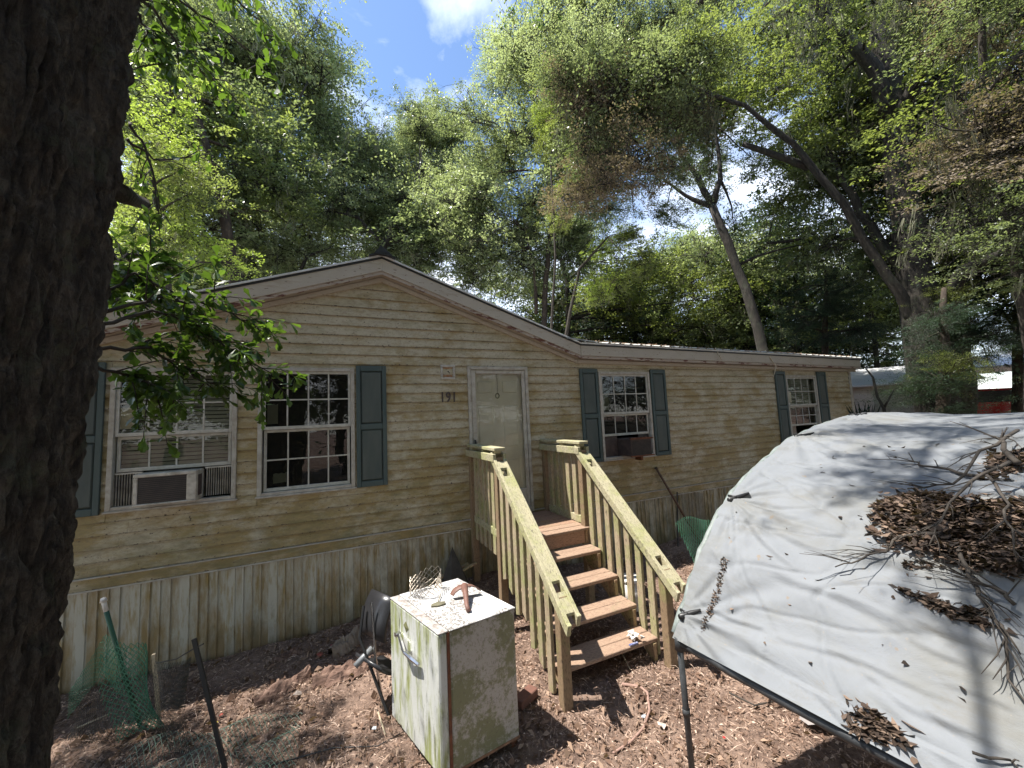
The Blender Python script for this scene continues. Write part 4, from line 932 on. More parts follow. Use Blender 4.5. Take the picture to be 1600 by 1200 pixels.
def tarp_lift(u, v):
    s = v*SL[-1]; L_ = .030+crease_lift(u, s)
    # sag between the hoops and purlins, folds that run out from the clamps, small creases
    L_ -= .05*math.sin(math.pi*min(1, (u % 1.55)/1.55))**2*math.sin(math.pi*v)**.5
    for cv in clampv:
        cs = cv*SL[-1]; du, ds = u+.02, s-cs; r_ = math.hypot(du, ds); th = math.atan2(ds, du)
        fold = math.sin(th*15+1.7*math.sin(cs*3))*.5+math.sin(th*27+cs)*.22
        L_ += fold*.022*math.exp(-r_/.9)*min(1, r_/.12)
    L_ += .007*math.sin(s*9+1.3*math.sin(u*1.3)+.8*u)*math.sin(math.pi*min(1, u/1.2+.15))*.5
    nn = mn.fractal(Vector((u*.9+2, s*2.8, 5)), 1, 2, 4); L_ += nn*.012
    n2 = abs(mn.noise(Vector((u*1.1+.5*s, s*2.4-u*.3, 9.)))) ; L_ += -.012*math.exp(-(n2/.03)**2)
    n3 = abs(mn.noise(Vector((u*.5+s*.25, s*1.3+u*.5, 19.)))) ; L_ += .013*math.exp(-(n3/.016)**2)
    n4 = abs(mn.noise(Vector((u*2.2-s*.6, s*3.4+u*1.2, 29.)))); L_ += -.008*math.exp(-(n4/.05)**2)
    if v > .97 or v < .012: L_ = max(L_, .004)+.018*(1-min(1, 0))
    return max(L_, -.03)
def add_crease(p, q, amp, wd_):
    a, b = on_tarp(*p), on_tarp(*q)
    if a and b: CREASES.append((a[0], float(np.interp(a[1], PA[:, 0], SL)), b[0], float(np.interp(b[1], PA[:, 0], SL)), amp, wd_))
VS = list(np.linspace(0, .5, 400))+list(np.linspace(.5, 1, 50))[1:]
def build_tarp():
    for p, q, a, w_ in (((1150, 802), (1212, 985), .010, .018), ((1152, 800), (1176, 930), .012, .014), ((1155, 803), (1255, 900), .009, .018), ((1156, 800), (1330, 880), .008, .020), ((1160, 798), (1420, 850), .007, .022),
                        ((1120, 955), (1205, 985), .008, .014), ((1205, 985), (1500, 1095), .009, .018), ((1215, 890), (1480, 1000), .011, .022), ((1420, 960), (1598, 1030), .012, .025), ((1300, 930), (1598, 1080), .007, .018),
                        ((1240, 700), (1598, 735), .010, .022), ((1215, 742), (1480, 790), .008, .018), ((1270, 682), (1598, 672), .008, .02), ((1250, 690), (1340, 735), .008, .014), ((1200, 985), (1185, 1060), .008, .014),
                        ((1120, 880), (1185, 800), .006, .012), ((1400, 1090), (1598, 1180), .010, .02), ((1330, 1030), (1420, 1100), .006, .014), ((1330, 820), (1370, 900), .006, .014), ((1170, 1000), (1330, 1130), .006, .015), ((1480, 1060), (1598, 1110), .006, .014)):
        add_crease(p, q, a, w_)
    nu, nv = 300, len(VS)-1; V = []
    for i in range(nu+1):
        u = -.03+(LEN+.06)*(i/nu)
        for j in range(nv+1):
            v = VS[j]
            k = 0.012*math.sin(v*90)*(1 if i == 0 else 0)
            l = tarp_lift(max(u, 0), v)
            if u < .04: l = l*.3+.026
            V.append(tuple(tp(u+k, v, l)))
    k = nv+1; F = [(i*k+j, (i+1)*k+j, (i+1)*k+j+1, i*k+j+1) for i in range(nu) for j in range(nv)]
    m, t, b, o = newmat('white_tarp')
    col = mixc(t, noise(t, 2.2, 6, .65), (.225, .238, .255), (.165, .178, .195))
    col = mixc(t, ramp(t, noise(t, 1.2, 5, .7, (1, 1, 2)), [(.48, 0), (.68, .6)]), col, (.15, .145, .12))
    col = mixc(t, ramp(t, noise(t, 55, 3, .55), [(.66, 0), (.72, .55)]), col, (.25, .22, .19))
    col = mixc(t, ramp(t, noise(t, 14, 3, .6), [(.70, 0), (.74, .7)]), col, (.22, .17, .12))
    col = mixc(t, ramp(t, noise(t, 6, 7, .75, (1, .35, 1), 1.), [(.54, 0), (.68, .5)]), col, (.15, .14, .12))
    setc(t, b, col); b.inputs['Roughness'].default_value = .7; b.inputs['Specular IOR Level'].default_value = .25
    h = noise(t, 6, 8, .66, (1, .7, 1), .5); bump(t, b, h, .5, .02)
    tr = node(t, 'ShaderNodeBsdfTranslucent', {0: (.45, .45, .42, 1)}); ms = node(t, 'ShaderNodeMixShader', {0: .10}); t.links.new(b.outputs[0], ms.inputs[1]); t.links.new(tr.outputs[0], ms.inputs[2]); t.links.new(ms.outputs[0], o.inputs[0])
    me = np_mesh('sheet', V, F, [m]); me.polygons.foreach_set('use_smooth', [True]*len(me.polygons)); link('sheet', me, tarp_obj)
build_tarp()
# hems wrapped round the pipes
m_hem = simple('dirty_hem', (.22, .25, .24), (.10, .12, .11), .6, 12)
b_ = MB(); b_.tube([tp(-.040+.006*math.sin(i*2.3), v, .006) for i, v in enumerate(np.linspace(.004, .62, 70))], [.026+.004*math.sin(i*1.7) for i in range(70)], 8); b_.build('hem', m_hem, tarp_obj, smooth=True)
b_ = MB(); b_.tube([tp(u, 0, .0)+Vector((0, 0, -.02*math.sin(u*2.1)+.004)) for u in np.linspace(.03, LEN, 60)], [.027+.0025*math.sin(i*1.9) for i in range(60)], 8); b_.build('hem', m_pipe, tarp_obj, smooth=True)
for cv, uu in [(c, 0) for c in clampv]:
    p = tp(uu, cv, .02); q = tp(uu+.10, cv+.008, .045); b_ = MB(); b_.tube([p+Vector((-.05, 0, .0)), p, q], [.018, .022, .008], 8); b_.tube([p+Vector((0, -.03, .02)), p+Vector((0, .04, .02))], .010, 6)
    b_.build('clamp', m_black, shel, smooth=True)
# torn slit filled with wet leaves along the fold near the corner, leaf piles and branches on the sheet
def tarp_pt(u, a, lift):
    s = float(np.interp(a, PA[:, 0], SL)); v = s/SL[-1]; return tp(u, v, lift+tarp_lift(u, v))
def leaf_pile(poly, n, hgt, lab, seed, size=(.025, .095)):
    """brown leaves heaped inside a patch given by its outline"""
    g = np.random.default_rng(seed); xs = [p[0] for p in poly]; ys = [p[1] for p in poly]
    UV = [on_tarp(*p) for p in poly]; UV = [q for q in UV if q]
    uu = np.array([q[0] for q in UV]); aa = np.array([q[1] for q in UV]); cu, ca = uu.mean(), aa.mean()
    def inside(x, y):
        c = False; m = len(UV)
        for i in range(m):
            x1, y1 = UV[i]; x2, y2 = UV[i-1]
            if (y1 > y) != (y2 > y) and x < (x2-x1)*(y-y1)/(y2-y1)+x1: c = not c
        return c
    V = []; F = []; At = []; cnt = 0; tries = 0
    while cnt < n and tries < n*30:
        tries += 1
        x = g.uniform(uu.min(), uu.max()); y = g.uniform(aa.min(), aa.max())
        if not inside(x, y):
            x2, y2 = x+g.normal(0, .08), y+g.normal(0, .08)
            if not (inside(x2, y2) and g.random() < .5): continue
        c = tarp_pt(x, y, 0); lift = g.uniform(.004, 1)**1.0*hgt*max(.15, .5+mn.noise(Vector((x*6, y*6, seed)))*.9); c = c+Vector((0, 0, lift))
        a = g.uniform(0, 6.28); l = g.uniform(*size); wd = l*g.uniform(.28, .5); D = Vector((math.cos(a), math.sin(a), g.normal(0, .28))); D.normalize(); W_ = D.cross(Vector((g.normal(0, .4), g.normal(0, .4), 1))).normalized(); N = D.cross(W_)
        k = len(V); cv = g.uniform(.0, .35)*wd
        bd = g.uniform(-.22, .22)*l; q_ = g.uniform(.5, 1.1)
        V += [c-D*l/2+N*bd, c-D*l*.22+W_*wd*.34*q_+N*cv, c+D*l*.16+W_*wd*.5+N*cv*1.4, c+D*l/2+N*bd*.7, c+D*l*.12-W_*wd*.42+N*cv, c-D*l*.25-W_*wd*.36*q_+N*cv*.6]; F += [(k, k+1, k+2, k+3, k+4, k+5)]; At.append(g.random()**1.3); cnt += 1
    me = np_mesh('leaf_pile', [tuple(v) for v in V], F, [m_pile], At); return tag(link('leaf_pile', me), lab, 'leaf pile', kind='stuff')
m_pile = leaf_mat('wet_brown_leaves', (.02, .015, .012), (.075, .05, .037), (.24, .17, .125), .08, .7, .3)
leaf_pile([(1365, 785), (1440, 772), (1520, 800), (1598, 790), (1599, 915), (1560, 900), (1500, 880), (1440, 855), (1385, 830), (1395, 810)], 4200, .10, 'large heap of brown oak leaves caught on the upper right of the tarp', 11)
leaf_pile([(1398, 912), (1450, 930), (1500, 945), (1552, 950), (1530, 962), (1580, 985), (1500, 965), (1440, 940)], 230, .03, 'narrow drift of brown leaves below the large heap on the tarp', 12)
leaf_pile([(1322, 1118), (1370, 1106), (1400, 1135), (1432, 1165), (1400, 1160), (1370, 1165), (1345, 1145)], 260, .03, 'small heap of brown leaves near the lower edge of the tarp', 13)
leaf_pile([(1545, 710), (1599, 700), (1599, 740), (1530, 750)], 260, .04, 'brown leaves round the broken branch near the tarp top', 14)
leaf_pile([(1410, 875), (1455, 880), (1458, 890), (1425, 885), (1416, 900)], 60, .02, 'little hook-shaped line of leaves left of the large heap', 15, (.02, .05))
leaf_pile([(1131, 872), (1138, 874), (1128, 925), (1112, 975), (1098, 990), (1106, 965), (1120, 922)], 260, .012, 'dark line of rotten leaves lodged in the tarp fold near its corner', 16, (.015, .035))
for sd_, nn_, lab in ((21, 70, 'few single brown leaves scattered on the tarp'),):
    leaf_pile([(1150, 800), (1300, 700), (1560, 670), (1590, 1100), (1300, 1060), (1120, 960)], nn_, .004, lab, sd_, (.02, .06))
def branch_on(pxs, r, lab, lift=.05, subs=10, seed=0):
    g = random.Random(seed); P = []
    for i, (x, y) in enumerate(pxs):
        q = on_tarp(x, y)
        if q: P.append(tarp_pt(q[0], q[1], lift*(.5+.8*g.random())))
    if len(P) < 2: return
    Q = []
    for i in range(len(P)-1):
        for f in (0, .33, .66): Q.append(P[i].lerp(P[i+1], f)+Vector((g.uniform(-.012, .012), g.uniform(-.012, .012), g.uniform(-.008, .012))))
    Q.append(P[-1]); n = len(Q)
    b_ = MB(); b_.tube(Q, [r*(1-.7*i/n) for i in range(n)], 6)
    for s in range(subs):
        i = g.randrange(1, n-1); d = (Q[i+1]-Q[i]).normalized(); sd = Vector((-d.y, d.x, 0))*(1 if g.random() < .5 else -1)
        l = g.uniform(.08, .28); e = Q[i]+(d*1.0+sd*g.uniform(.3, .8)).normalized()*l+Vector((0, 0, g.uniform(-.01, .05))); mid = Q[i].lerp(e, .5)+Vector((g.uniform(-.015, .015),)*2+(.01,))
        b_.tube([Q[i], mid, e], [r*.4, r*.28, r*.12], 4)
        if g.random() < .6: b_.tube([mid, mid+(d*.5+sd*.5*g.uniform(-1, 1)+Vector((g.uniform(-.4, .4), g.uniform(-.4, .4), .1))).normalized()*l*.5], [r*.2, r*.08], 3)
    return tag(b_.build('fallen_branch', m_twig, smooth=True), lab, 'branch')
branch_on([(1595, 740), (1570, 718), (1560, 702)], .016, 'thick broken branch stub on the upper right of the tarp', .1, 4, 1)
branch_on([(1598, 700), (1540, 735), (1490, 765), (1420, 770)], .010, 'thin branch running down left across the top of the leaf heap', .09, 14, 2)
branch_on([(1470, 840), (1405, 845), (1385, 865), (1350, 880), (1310, 890)], .009, 'twiggy branch reaching left from the leaf heap', .05, 12, 3)
branch_on([(1500, 860), (1520, 910), (1545, 960), (1575, 1000), (1578, 1050), (1598, 1085)], .010, 'long dark branch hanging down the right side of the tarp', .05, 14, 4)
branch_on([(1598, 960), (1560, 930), (1510, 910), (1465, 895)], .008, 'forked twig lying across the tarp right of the leaf drift', .05, 12, 5)
branch_on([(1590, 760), (1530, 790), (1480, 830), (1460, 870)], .009, 'curved bare branch lying over the middle of the leaf heap', .12, 14, 6)
branch_on([(1545, 760), (1578, 810), (1590, 860), (1598, 900)], .008, 'bare branch lying on the right edge of the leaf heap', .12, 10, 7)
branch_on([(1530, 747), (1480, 735), (1440, 724), (1425, 720)], .011, 'mossy stick lying level near the top of the tarp', .02, 5, 8)
branch_on([(1345, 655), (1332, 640), (1320, 628)], .008, 'dead twig standing on the ridge end of the tarp', .1, 2, 9)
branch_on([(1530, 1182), (1575, 1190), (1598, 1196)], .006, 'tiny dark twig at the bottom right of the tarp', .02, 1, 10)

# ================================================================== TREES
def bough_mesh(name, seed, n, ll, lw, tw=42, spread=.20, flat=.7, droop=.0, moss=0, twigs=True):
    """one leafy bough about 1 m in radius: a branching of twigs with single leaves round their ends"""
    g = np.random.default_rng(seed)
    hub = .42*g.normal(0, 1, (7, 3)); hi = g.integers(0, 7, tw); C = g.normal(0, .42, (tw, 3)) + hub[hi]*.8; C[:, 2] *= flat; hub[:, 2] *= flat
    C[:, 2] -= droop*np.hypot(C[:, 0], C[:, 1])**2
    ci = g.integers(0, tw, n); sz = g.uniform(.5, 1.5, tw)
    off = g.normal(0, 1, (n, 3))*spread*sz[ci][:, None]; off[:, 2] *= .38; off[:, 2] -= droop*.3
    P = C[ci]+off
    D = g.normal(0, 1, (n, 3)); D += off/np.linalg.norm(off, axis=1)[:, None]*.8; D /= np.linalg.norm(D, axis=1)[:, None]
    U = g.normal(0, .55, (n, 3))+[0, 0, 1]; W_ = np.cross(D, U); W_ /= np.linalg.norm(W_, axis=1)[:, None]; N = np.cross(W_, D)
    l = ll*g.uniform(.6, 1.25, n)[:, None]; wd = lw*g.uniform(.7, 1.25, n)[:, None]
    V = np.stack([P-D*l/2, P+D*l*.08+W_*wd/2+N*wd*.15, P+D*l/2, P+D*l*.08-W_*wd/2+N*wd*.15], 1).reshape(-1, 3)
    F = np.arange(4*n).reshape(n, 4)
    clump = g.uniform(0, 1, tw); A = np.clip(.5*clump[ci]+.5*g.uniform(0, 1, n), 0, 1); mi = np.zeros(n)
    Vs = [V]; Fs = [F]; As = [A]; Ms = [mi]; base_ = len(V)
    if twigs:
        tv = []; tf = []
        for h in hub: _add(tv, tf, [(np.zeros(3), .020), (h*.5+g.normal(0, .07, 3)+[0, 0, .05], .015), (h, .010)], *_sides(h, g), base_)
        for c, q in zip(C, hi):
            p0 = hub[q]*g.uniform(.4, 1); mid = p0+(c-p0)*.5+g.normal(0, .09, 3)+[0, 0, .04]; m2 = mid+(c-mid)*.5+g.normal(0, .05, 3); sd = _sides(c-p0, g)
            _add(tv, tf, [(p0, .009), (mid, .007), (m2, .005), (c, .003)], *sd, base_)
            for k in range(2): st_ = (mid, m2)[k]; e = st_+(c-p0)*.25+g.normal(0, spread*.9, 3); _add(tv, tf, [(st_, .005), (st_+(e-st_)*.5+g.normal(0, .03, 3), .003), (e, .0015)], *_sides(e-st_, g), base_)
        tv = np.array(tv); tf = np.array(tf)
        Vs.append(tv); Fs.append(tf); As.append(np.zeros(len(tf))); Ms.append(np.ones(len(tf))); base_ += len(tv)
    if moss:
        mv = []; mf = []
        for k in range(moss):
            c = C[g.integers(0, tw)]+g.normal(0, .12, 3)
            for s_ in range(9):
                p = c+g.normal(0, .035, 3)*[1, 1, .6]; L_ = g.uniform(.12, .5); a = g.uniform(0, 6.28); wv = np.array([math.cos(a), math.sin(a), 0])*g.uniform(.003, .008)
                b0 = base_+len(mv); m_ = p+[g.normal(0, .02), g.normal(0, .02), -L_*.5]; e = p+[g.normal(0, .03), g.normal(0, .03), -L_]
                mv += [p-wv, p+wv, m_+wv*1.3, m_-wv*1.3, e+wv*.2, e-wv*.2]; mf += [(b0, b0+1, b0+2, b0+3), (b0+3, b0+2, b0+4, b0+5)]
        Vs.append(np.array(mv)); Fs.append(np.array(mf)); As.append(g.uniform(0, 1, len(mf))); Ms.append(np.full(len(mf), 2))
    return np_mesh(name, np.concatenate(Vs), np.concatenate(Fs), [LM['oak'], m_bark, m_moss], np.concatenate(As), np.concatenate(Ms))
def _sides(d, g):
    s1 = np.cross(d, g.normal(0, 1, 3)); s1 /= np.linalg.norm(s1)+1e-9; s2 = np.cross(s1, d); s2 /= np.linalg.norm(s2)+1e-9; return s1, s2
def _add(tv, tf, pts, s1, s2, base_):
    b0 = base_+len(tv)
    for (p, r_) in pts: tv += [p+s1*r_, p-s1*r_*.5+s2*r_*.87, p-s1*r_*.5-s2*r_*.87]
    for i in range(len(pts)-1):
        for k in range(3): tf.append((b0+3*i+k, b0+3*i+(k+1) % 3, b0+3*i+3+(k+1) % 3, b0+3*i+3+k))
B_FINE = [bough_mesh('bough_fine', 100+i, 4200, .066, .030, 80, .12) for i in range(4)]
B_MED = [bough_mesh('bough_medium', 200+i, 2500, .085, .040, 64, .12, moss=8) for i in range(5)]
B_LOOSE = [bough_mesh('bough_loose', 300+i, 1500, .105, .046, 44, .12, moss=5) for i in range(4)]
B_CEDAR = [bough_mesh('bough_cedar', 400+i, 6500, .070, .013, 60, .17, .45, .25) for i in range(2)]
B_MOSS = [bough_mesh('bough_mossy', 500+i, 1700, .070, .026, 60, .14, .9, .2, moss=90) for i in range(2)]
B_BARE = [bough_mesh('bough_bare', 600+i, 900, .05, .02, 90, .2, .8, .3, moss=26) for i in range(2)]

def gtop(x, y): return gh(x, y) if -5 < x < 5 and -6 < y < .1 else -.93
def make_tree(label, trunk, limbs=(), boughs=(), leaf='oak', kinds=None, bark=None, cat='tree', group=None, seed=1, link_boughs=True, name='oak_tree'):
    """trunk: list of (point, radius) from the ground up; limbs: lists of (point, radius); boughs: (point, R)"""
    g = random.Random(seed); kinds = kinds or B_MED; bark = bark or m_bark
    base_ = Vector(trunk[0][0]); root = thing(name, tuple(base_), label, cat, group)
    def jig(P):
        pts = []; rr = []
        for i in range(len(P)-1):
            a, ra = Vector(P[i][0]), P[i][1]; b, rb = Vector(P[i+1][0]), P[i+1][1]; n = max(2, int((b-a).length/.5))
            for k in range(n):
                f = k/n; pts.append(a.lerp(b, f)+Vector((mn.noise(a*3+Vector((f*4, 0, seed))), mn.noise(a*2+Vector((0, f*4, seed))), 0))*.10*min(1, ra*6)); rr.append((ra*(1-f)+rb*f)*(1+.10*mn.noise(Vector((len(pts)*.8, seed, 0)))))
        pts.append(Vector(P[-1][0])); rr.append(P[-1][1]); return pts, rr
    tp_, tr_ = jig(trunk); MB().tube(tp_, tr_, 12).build('trunk', bark, root, smooth=True)
    allp = [(p, r_) for p, r_ in zip(tp_, tr_)]
    for lm in limbs:
        p_, r_ = jig(lm); MB().tube(p_, r_, 8).build('limb', bark, root, smooth=True); allp += list(zip(p_, r_))
    if link_boughs and boughs:
        b_ = MB()
        for (c, R_) in boughs:
            c = Vector(c); cand = [q for q in allp if q[0].z < c.z+.3*R_] or allp
            q = min(cand, key=lambda t: (t[0]-c).length+max(0, (t[0].z-c.z))*1.)
            m_ = q[0].lerp(c, .5)+Vector((g.uniform(-.2, .2), g.uniform(-.2, .2), g.uniform(-.1, .35)))*R_*.5
            r0_ = min(q[1]*.6, .03+.02*R_); b_.tube([q[0], q[0].lerp(m_, .5)+Vector((0, 0, .06*R_)), m_, m_.lerp(c, .6), c], [r0_, r0_*.8, r0_*.6, r0_*.4, r0_*.2], 5)
        b_.build('branches', bark, root, smooth=True)
    for (c, R_) in boughs:
        me = g.choice(kinds); o = bpy.data.objects.new('bough', me); COL.objects.link(o); o.parent = root; o.location = Vector(c)-base_
        o.rotation_euler = (g.uniform(-.35, .35), g.uniform(-.35, .35), g.uniform(0, 6.28)); s_ = R_*g.uniform(.9, 1.1); o.scale = (s_*g.uniform(.85, 1.3), s_*g.uniform(.85, 1.3), s_*g.uniform(.7, 1.05))
        lf = leaf if isinstance(leaf, str) else g.choice(leaf)
        o.material_slots[0].link = 'OBJECT'; o.material_slots[0].material = LM[lf]
    return root
def region(poly, n, d0, d1, R0, R1, seed):
    """boughs spread through the part of space seen inside an outline, at distances d0..d1"""
    g = random.Random(seed); xs = [p[0] for p in poly]; ys = [p[1] for p in poly]; out = []; k = 0
    while len(out) < n and k < 6000:
        k += 1; x, y = g.uniform(min(xs), max(xs)), g.uniform(min(ys), max(ys)); c = False
        for i in range(len(poly)):
            (x1, y1), (x2, y2) = poly[i], poly[i-1]
            if (y1 > y) != (y2 > y) and x < (x2-x1)*(y-y1)/(y2-y1)+x1: c = not c
        if c: out.append((tuple(at(x, y, g.uniform(d0, d1))), g.uniform(R0, R1)))
    return out
def trunk_px(pts, dist, base_z=-.93, lean=None):
    """trunk through seen points (px, py, radius in metres[, dist]); its foot goes down to the ground behind what hides it"""
    P = [(tuple(at(p[0], p[1], p[3] if len(p) > 3 else dist)), p[2]) for p in pts]
    a, b = Vector(P[0][0]), Vector(P[1][0]); d = (a-b).normalized(); t = (base_z-.15-a.z)/d.z if d.z < -.2 else 0
    foot = a+d*min(t, 6); foot.z = base_z-.15
    return [(tuple(foot), P[0][1]*1.18)]+P

FINE, MED, LOOSE, CEDAR, MOSSY, BARE = B_FINE, B_MED, B_LOOSE, B_CEDAR, B_MOSS, B_BARE
# left background, behind the gable
make_tree('tall grey-green oak behind the left end of the house, open sky at its right edge', trunk_px([(386, 445, .17), (380, 330, .15), (362, 200, .12), (340, 60, .09)], 15),
          [[(tuple(at(380, 330, 15)), .09), (tuple(at(430, 230, 15)), .06), (tuple(at(480, 130, 15)), .03)]],
          region([(215, -60), (480, -60), (478, 60), (500, 110), (525, 165), (555, 215), (530, 245), (430, 230), (230, 240)], 38, 15, 18.5, 1.2, 1.9, 1), ['oak', 'pale', 'pale'], MED+FINE, m_bark, seed=1)
make_tree('slim forked oak with reddish trunk behind the left slope of the gable', trunk_px([(366, 448, .13), (352, 340, .12), (330, 250, .09), (300, 150, .06)], 11.8),
          [[(tuple(at(352, 340, 12.5)), .05), (tuple(at(385, 325, 12.3)), .03), (tuple(at(420, 330, 12)), .02)]],
          region([(210, 150), (430, 160), (450, 330), (430, 400), (230, 330)], 15, 12, 14.5, .9, 1.5, 2), ['oak', 'olive'], MED+LOOSE, m_bark2, seed=2)
make_tree('leaning grey trunk with sparse crown far left beside the big near trunk', trunk_px([(205, 330, .22), (240, 250, .17), (285, 190, .1)], 12), [],
          region([(190, 180), (300, 160), (320, 330), (200, 420)], 8, 11, 13, .8, 1.2, 3), ['oak', 'lime'], LOOSE, seed=3)
make_tree('young tree with lime green leaves between the near trunk and the gable', trunk_px([(262, 460, .05), (255, 380, .045), (240, 290, .03), (225, 210, .02)], 7.5), [],
          region([(200, 190), (330, 250), (370, 330), (350, 420), (270, 450), (190, 420)], 13, 6.8, 8.5, .33, .58, 4), ['lime', 'olive'], LOOSE, m_twig, seed=4, name='young_tree')
make_tree('low spreading oak behind the gable peak with gnarled dark limbs', trunk_px([(585, 420, .14), (600, 380, .12), (625, 330, .09), (655, 300, .05)], 14),
          [[(tuple(at(600, 385, 14)), .07), (tuple(at(560, 340, 14)), .05), (tuple(at(520, 330, 14)), .03)], [(tuple(at(470, 420, 14)), .06), (tuple(at(480, 400, 14)), .05), (tuple(at(520, 385, 14)), .03)]],
          region([(430, 235), (560, 250), (590, 200), (640, 190), (690, 175), (730, 200), (740, 320), (720, 410), (620, 400), (520, 390), (430, 400)], 46, 14, 20, .9, 1.5, 5)+region([(590, 215), (640, 190), (700, 170), (735, 200), (735, 300), (590, 290)], 16, 16, 19, .9, 1.3, 55), ['oak', 'pale', 'pale'], MED+FINE, m_bark, seed=5)
make_tree('tall pale green oak filling the middle above the right slope of the gable', trunk_px([(850, 500, .10), (852, 440, .09), (862, 360, .08), (850, 200, .06)], 13),
          [[(tuple(at(838, 490, 12.8)), .07), (tuple(at(835, 420, 12.8)), .05), (tuple(at(820, 360, 12.8)), .03)]],
          region([(745, 100), (780, 70), (850, 60), (930, 120), (950, 300), (930, 400), (850, 440), (760, 430), (700, 410), (725, 330), (735, 230)], 58, 12, 16, .8, 1.4, 6), ['pale', 'pale', 'oak'], FINE+MED, m_bark2, seed=6)
make_tree('dark-trunked oak in the shade behind the roof valley', trunk_px([(888, 520, .12), (886, 440, .10), (870, 380, .07)], 18), [[(tuple(at(886, 440, 18)), .07), (tuple(at(930, 400, 18)), .05), (tuple(at(970, 390, 18)), .03)]],
          region([(870, 350), (1100, 360), (1140, 520), (900, 520)], 18, 18, 23, 1.1, 1.8, 7), ['olive', 'oak', 'dark'], MED, m_bark, seed=7)
make_tree('leaning dark forked tree rising from behind the right half of the roof', trunk_px([(1192, 545, .13), (1165, 450, .125), (1138, 380, .12), (1112, 320, .11)], 12.5),
          [[(tuple(at(1112, 320, 12.5)), .10), (tuple(at(1090, 275, 12.4)), .08), (tuple(at(1068, 250, 12.3)), .05), (tuple(at(1045, 195, 12.1)), .03)],
           [(tuple(at(1114, 318, 12.5)), .10), (tuple(at(1126, 280, 12.5)), .07), (tuple(at(1122, 232, 12.5)), .05), (tuple(at(1110, 160, 12.5)), .03)],
           [(tuple(at(1108, 322, 12.5)), .08), (tuple(at(1070, 305, 12.4)), .05), (tuple(at(1030, 275, 12.2)), .03)]],
          region([(960, 60), (1200, 60), (1260, 180), (1140, 215), (1000, 190)], 14, 12.5, 15, .9, 1.4, 8)+region([(1000, 230), (1230, 230), (1280, 400), (1160, 420), (1040, 360)], 9, 15, 18, .7, 1.1, 88), ['oak', 'olive'], LOOSE+MED, m_bark, seed=8)
# the great oak at right
make_tree('massive old oak with arching mossy limbs towering right of the house', trunk_px([(1450, 560, .40), (1436, 480, .37), (1422, 380, .34), (1405, 280, .31), (1398, 180, .28), (1380, 90, .22), (1365, -30, .2)], 14.5),
          [[(tuple(at(1440, 520, 14.4)), .14), (tuple(at(1385, 430, 14)), .12), (tuple(at(1320, 320, 13.4)), .10), (tuple(at(1240, 225, 12.8)), .08), (tuple(at(1165, 165, 12.2)), .055), (tuple(at(1060, 130, 11.5)), .06)],
           [(tuple(at(1452, 500, 14.6)), .16), (tuple(at(1400, 410, 14.6)), .13), (tuple(at(1345, 330, 14.6)), .11), (tuple(at(1290, 230, 14.6)), .07)],
           [(tuple(at(1398, 190, 14.5)), .22), (tuple(at(1350, 85, 14)), .16), (tuple(at(1300, 35, 13.5)), .12), (tuple(at(1250, -40, 13)), .08)],
           [(tuple(at(1400, 190, 14.5)), .2), (tuple(at(1440, 110, 14)), .14), (tuple(at(1500, 20, 13.5)), .1)],
           [(tuple(at(1160, 225, 12.6)), .07), (tuple(at(1205, 240, 12.9)), .08), (tuple(at(1265, 262, 13.2)), .10)],
           [(tuple(at(1470, 480, 14.6)), .18), (tuple(at(1510, 420, 14.4)), .14), (tuple(at(1560, 400, 14)), .11), (tuple(at(1620, 360, 13.5)), .08)],
           [(tuple(at(1460, 500, 15)), .15), (tuple(at(1385, 380, 15.4)), .12), (tuple(at(1300, 370, 15.6)), .08), (tuple(at(1200, 380, 15.8)), .04)]],
          region([(1090, -60), (1640, -60), (1640, 330), (1540, 400), (1440, 330), (1340, 260), (1230, 170), (1120, 120)], 56, 15, 19, 1.1, 1.8, 9)+region([(1100, -80), (1640, -80), (1640, 120), (1500, 100), (1420, 40), (1200, 60)], 14, 11, 13.5, .7, 1.1, 99)+region([(1180, 250), (1340, 300), (1380, 160), (1250, 120)], 7, 15, 17, .8, 1.2, 98)+region([(1130, 180), (1400, 260), (1420, 420), (1250, 400), (1150, 300)], 12, 14, 17, .8, 1.3, 10),
          ['oak', 'olive', 'oak'], MED+LOOSE+MOSSY, m_bark, seed=9)
make_tree('second thick oak trunk standing just right of the massive one', trunk_px([(1500, 560, .26), (1492, 470, .24), (1480, 380, .20), (1490, 250, .2)], 17), [],
          region([(1420, 200), (1640, 150), (1640, 460), (1450, 460)], 18, 16, 19, 1.2, 1.9, 11), ['oak', 'dark', 'olive'], MED, m_bark2, seed=10)
for i, (px, d, top, lab) in enumerate(((1290, 17, 450, 'dark green cedar behind the far right end of the roof'), (1475, 13.5, 480, 'wide dark cedar in front of the massive oak foot'), (1500, 16, 500, 'dark cedar between the two pale outbuildings'), (1590, 18, 500, 'dark cedar at the right edge of the picture'))):
    make_tree(lab, trunk_px([(px, 600, .12), (px, 520, .09), (px, top-30, .04)], d), [], region([(px-(70, 45, 40, 50)[i], top+20), (px, top-40), (px+(70, 30, 40, 50)[i], top+20), (px+(45, 18, 40, 40)[i], (560, 640, 566, 562)[i]), (px-(45, 32, 30, 50)[i], (545, 640, 566, 562)[i])], (16, 13, 10, 10)[i], d-1.2, d+1.2, .4, .65, 20+i), ['dark', 'dark', 'olive'] if i else 'dark', CEDAR, m_bark2, seed=30+i, name='cedar_tree', group='dark cedars in front of the outbuildings')
make_tree('sunlit green tree behind the pale shed, between the house end and the massive oak', trunk_px([(1372, 600, .10), (1368, 540, .08), (1360, 470, .05)], 21), [], region([(1310, 470), (1430, 440), (1445, 600), (1400, 590), (1320, 600)], 12, 20.5, 24, .9, 1.5, 61), ['pale', 'lime', 'olive'], MED, m_bark, seed=61)
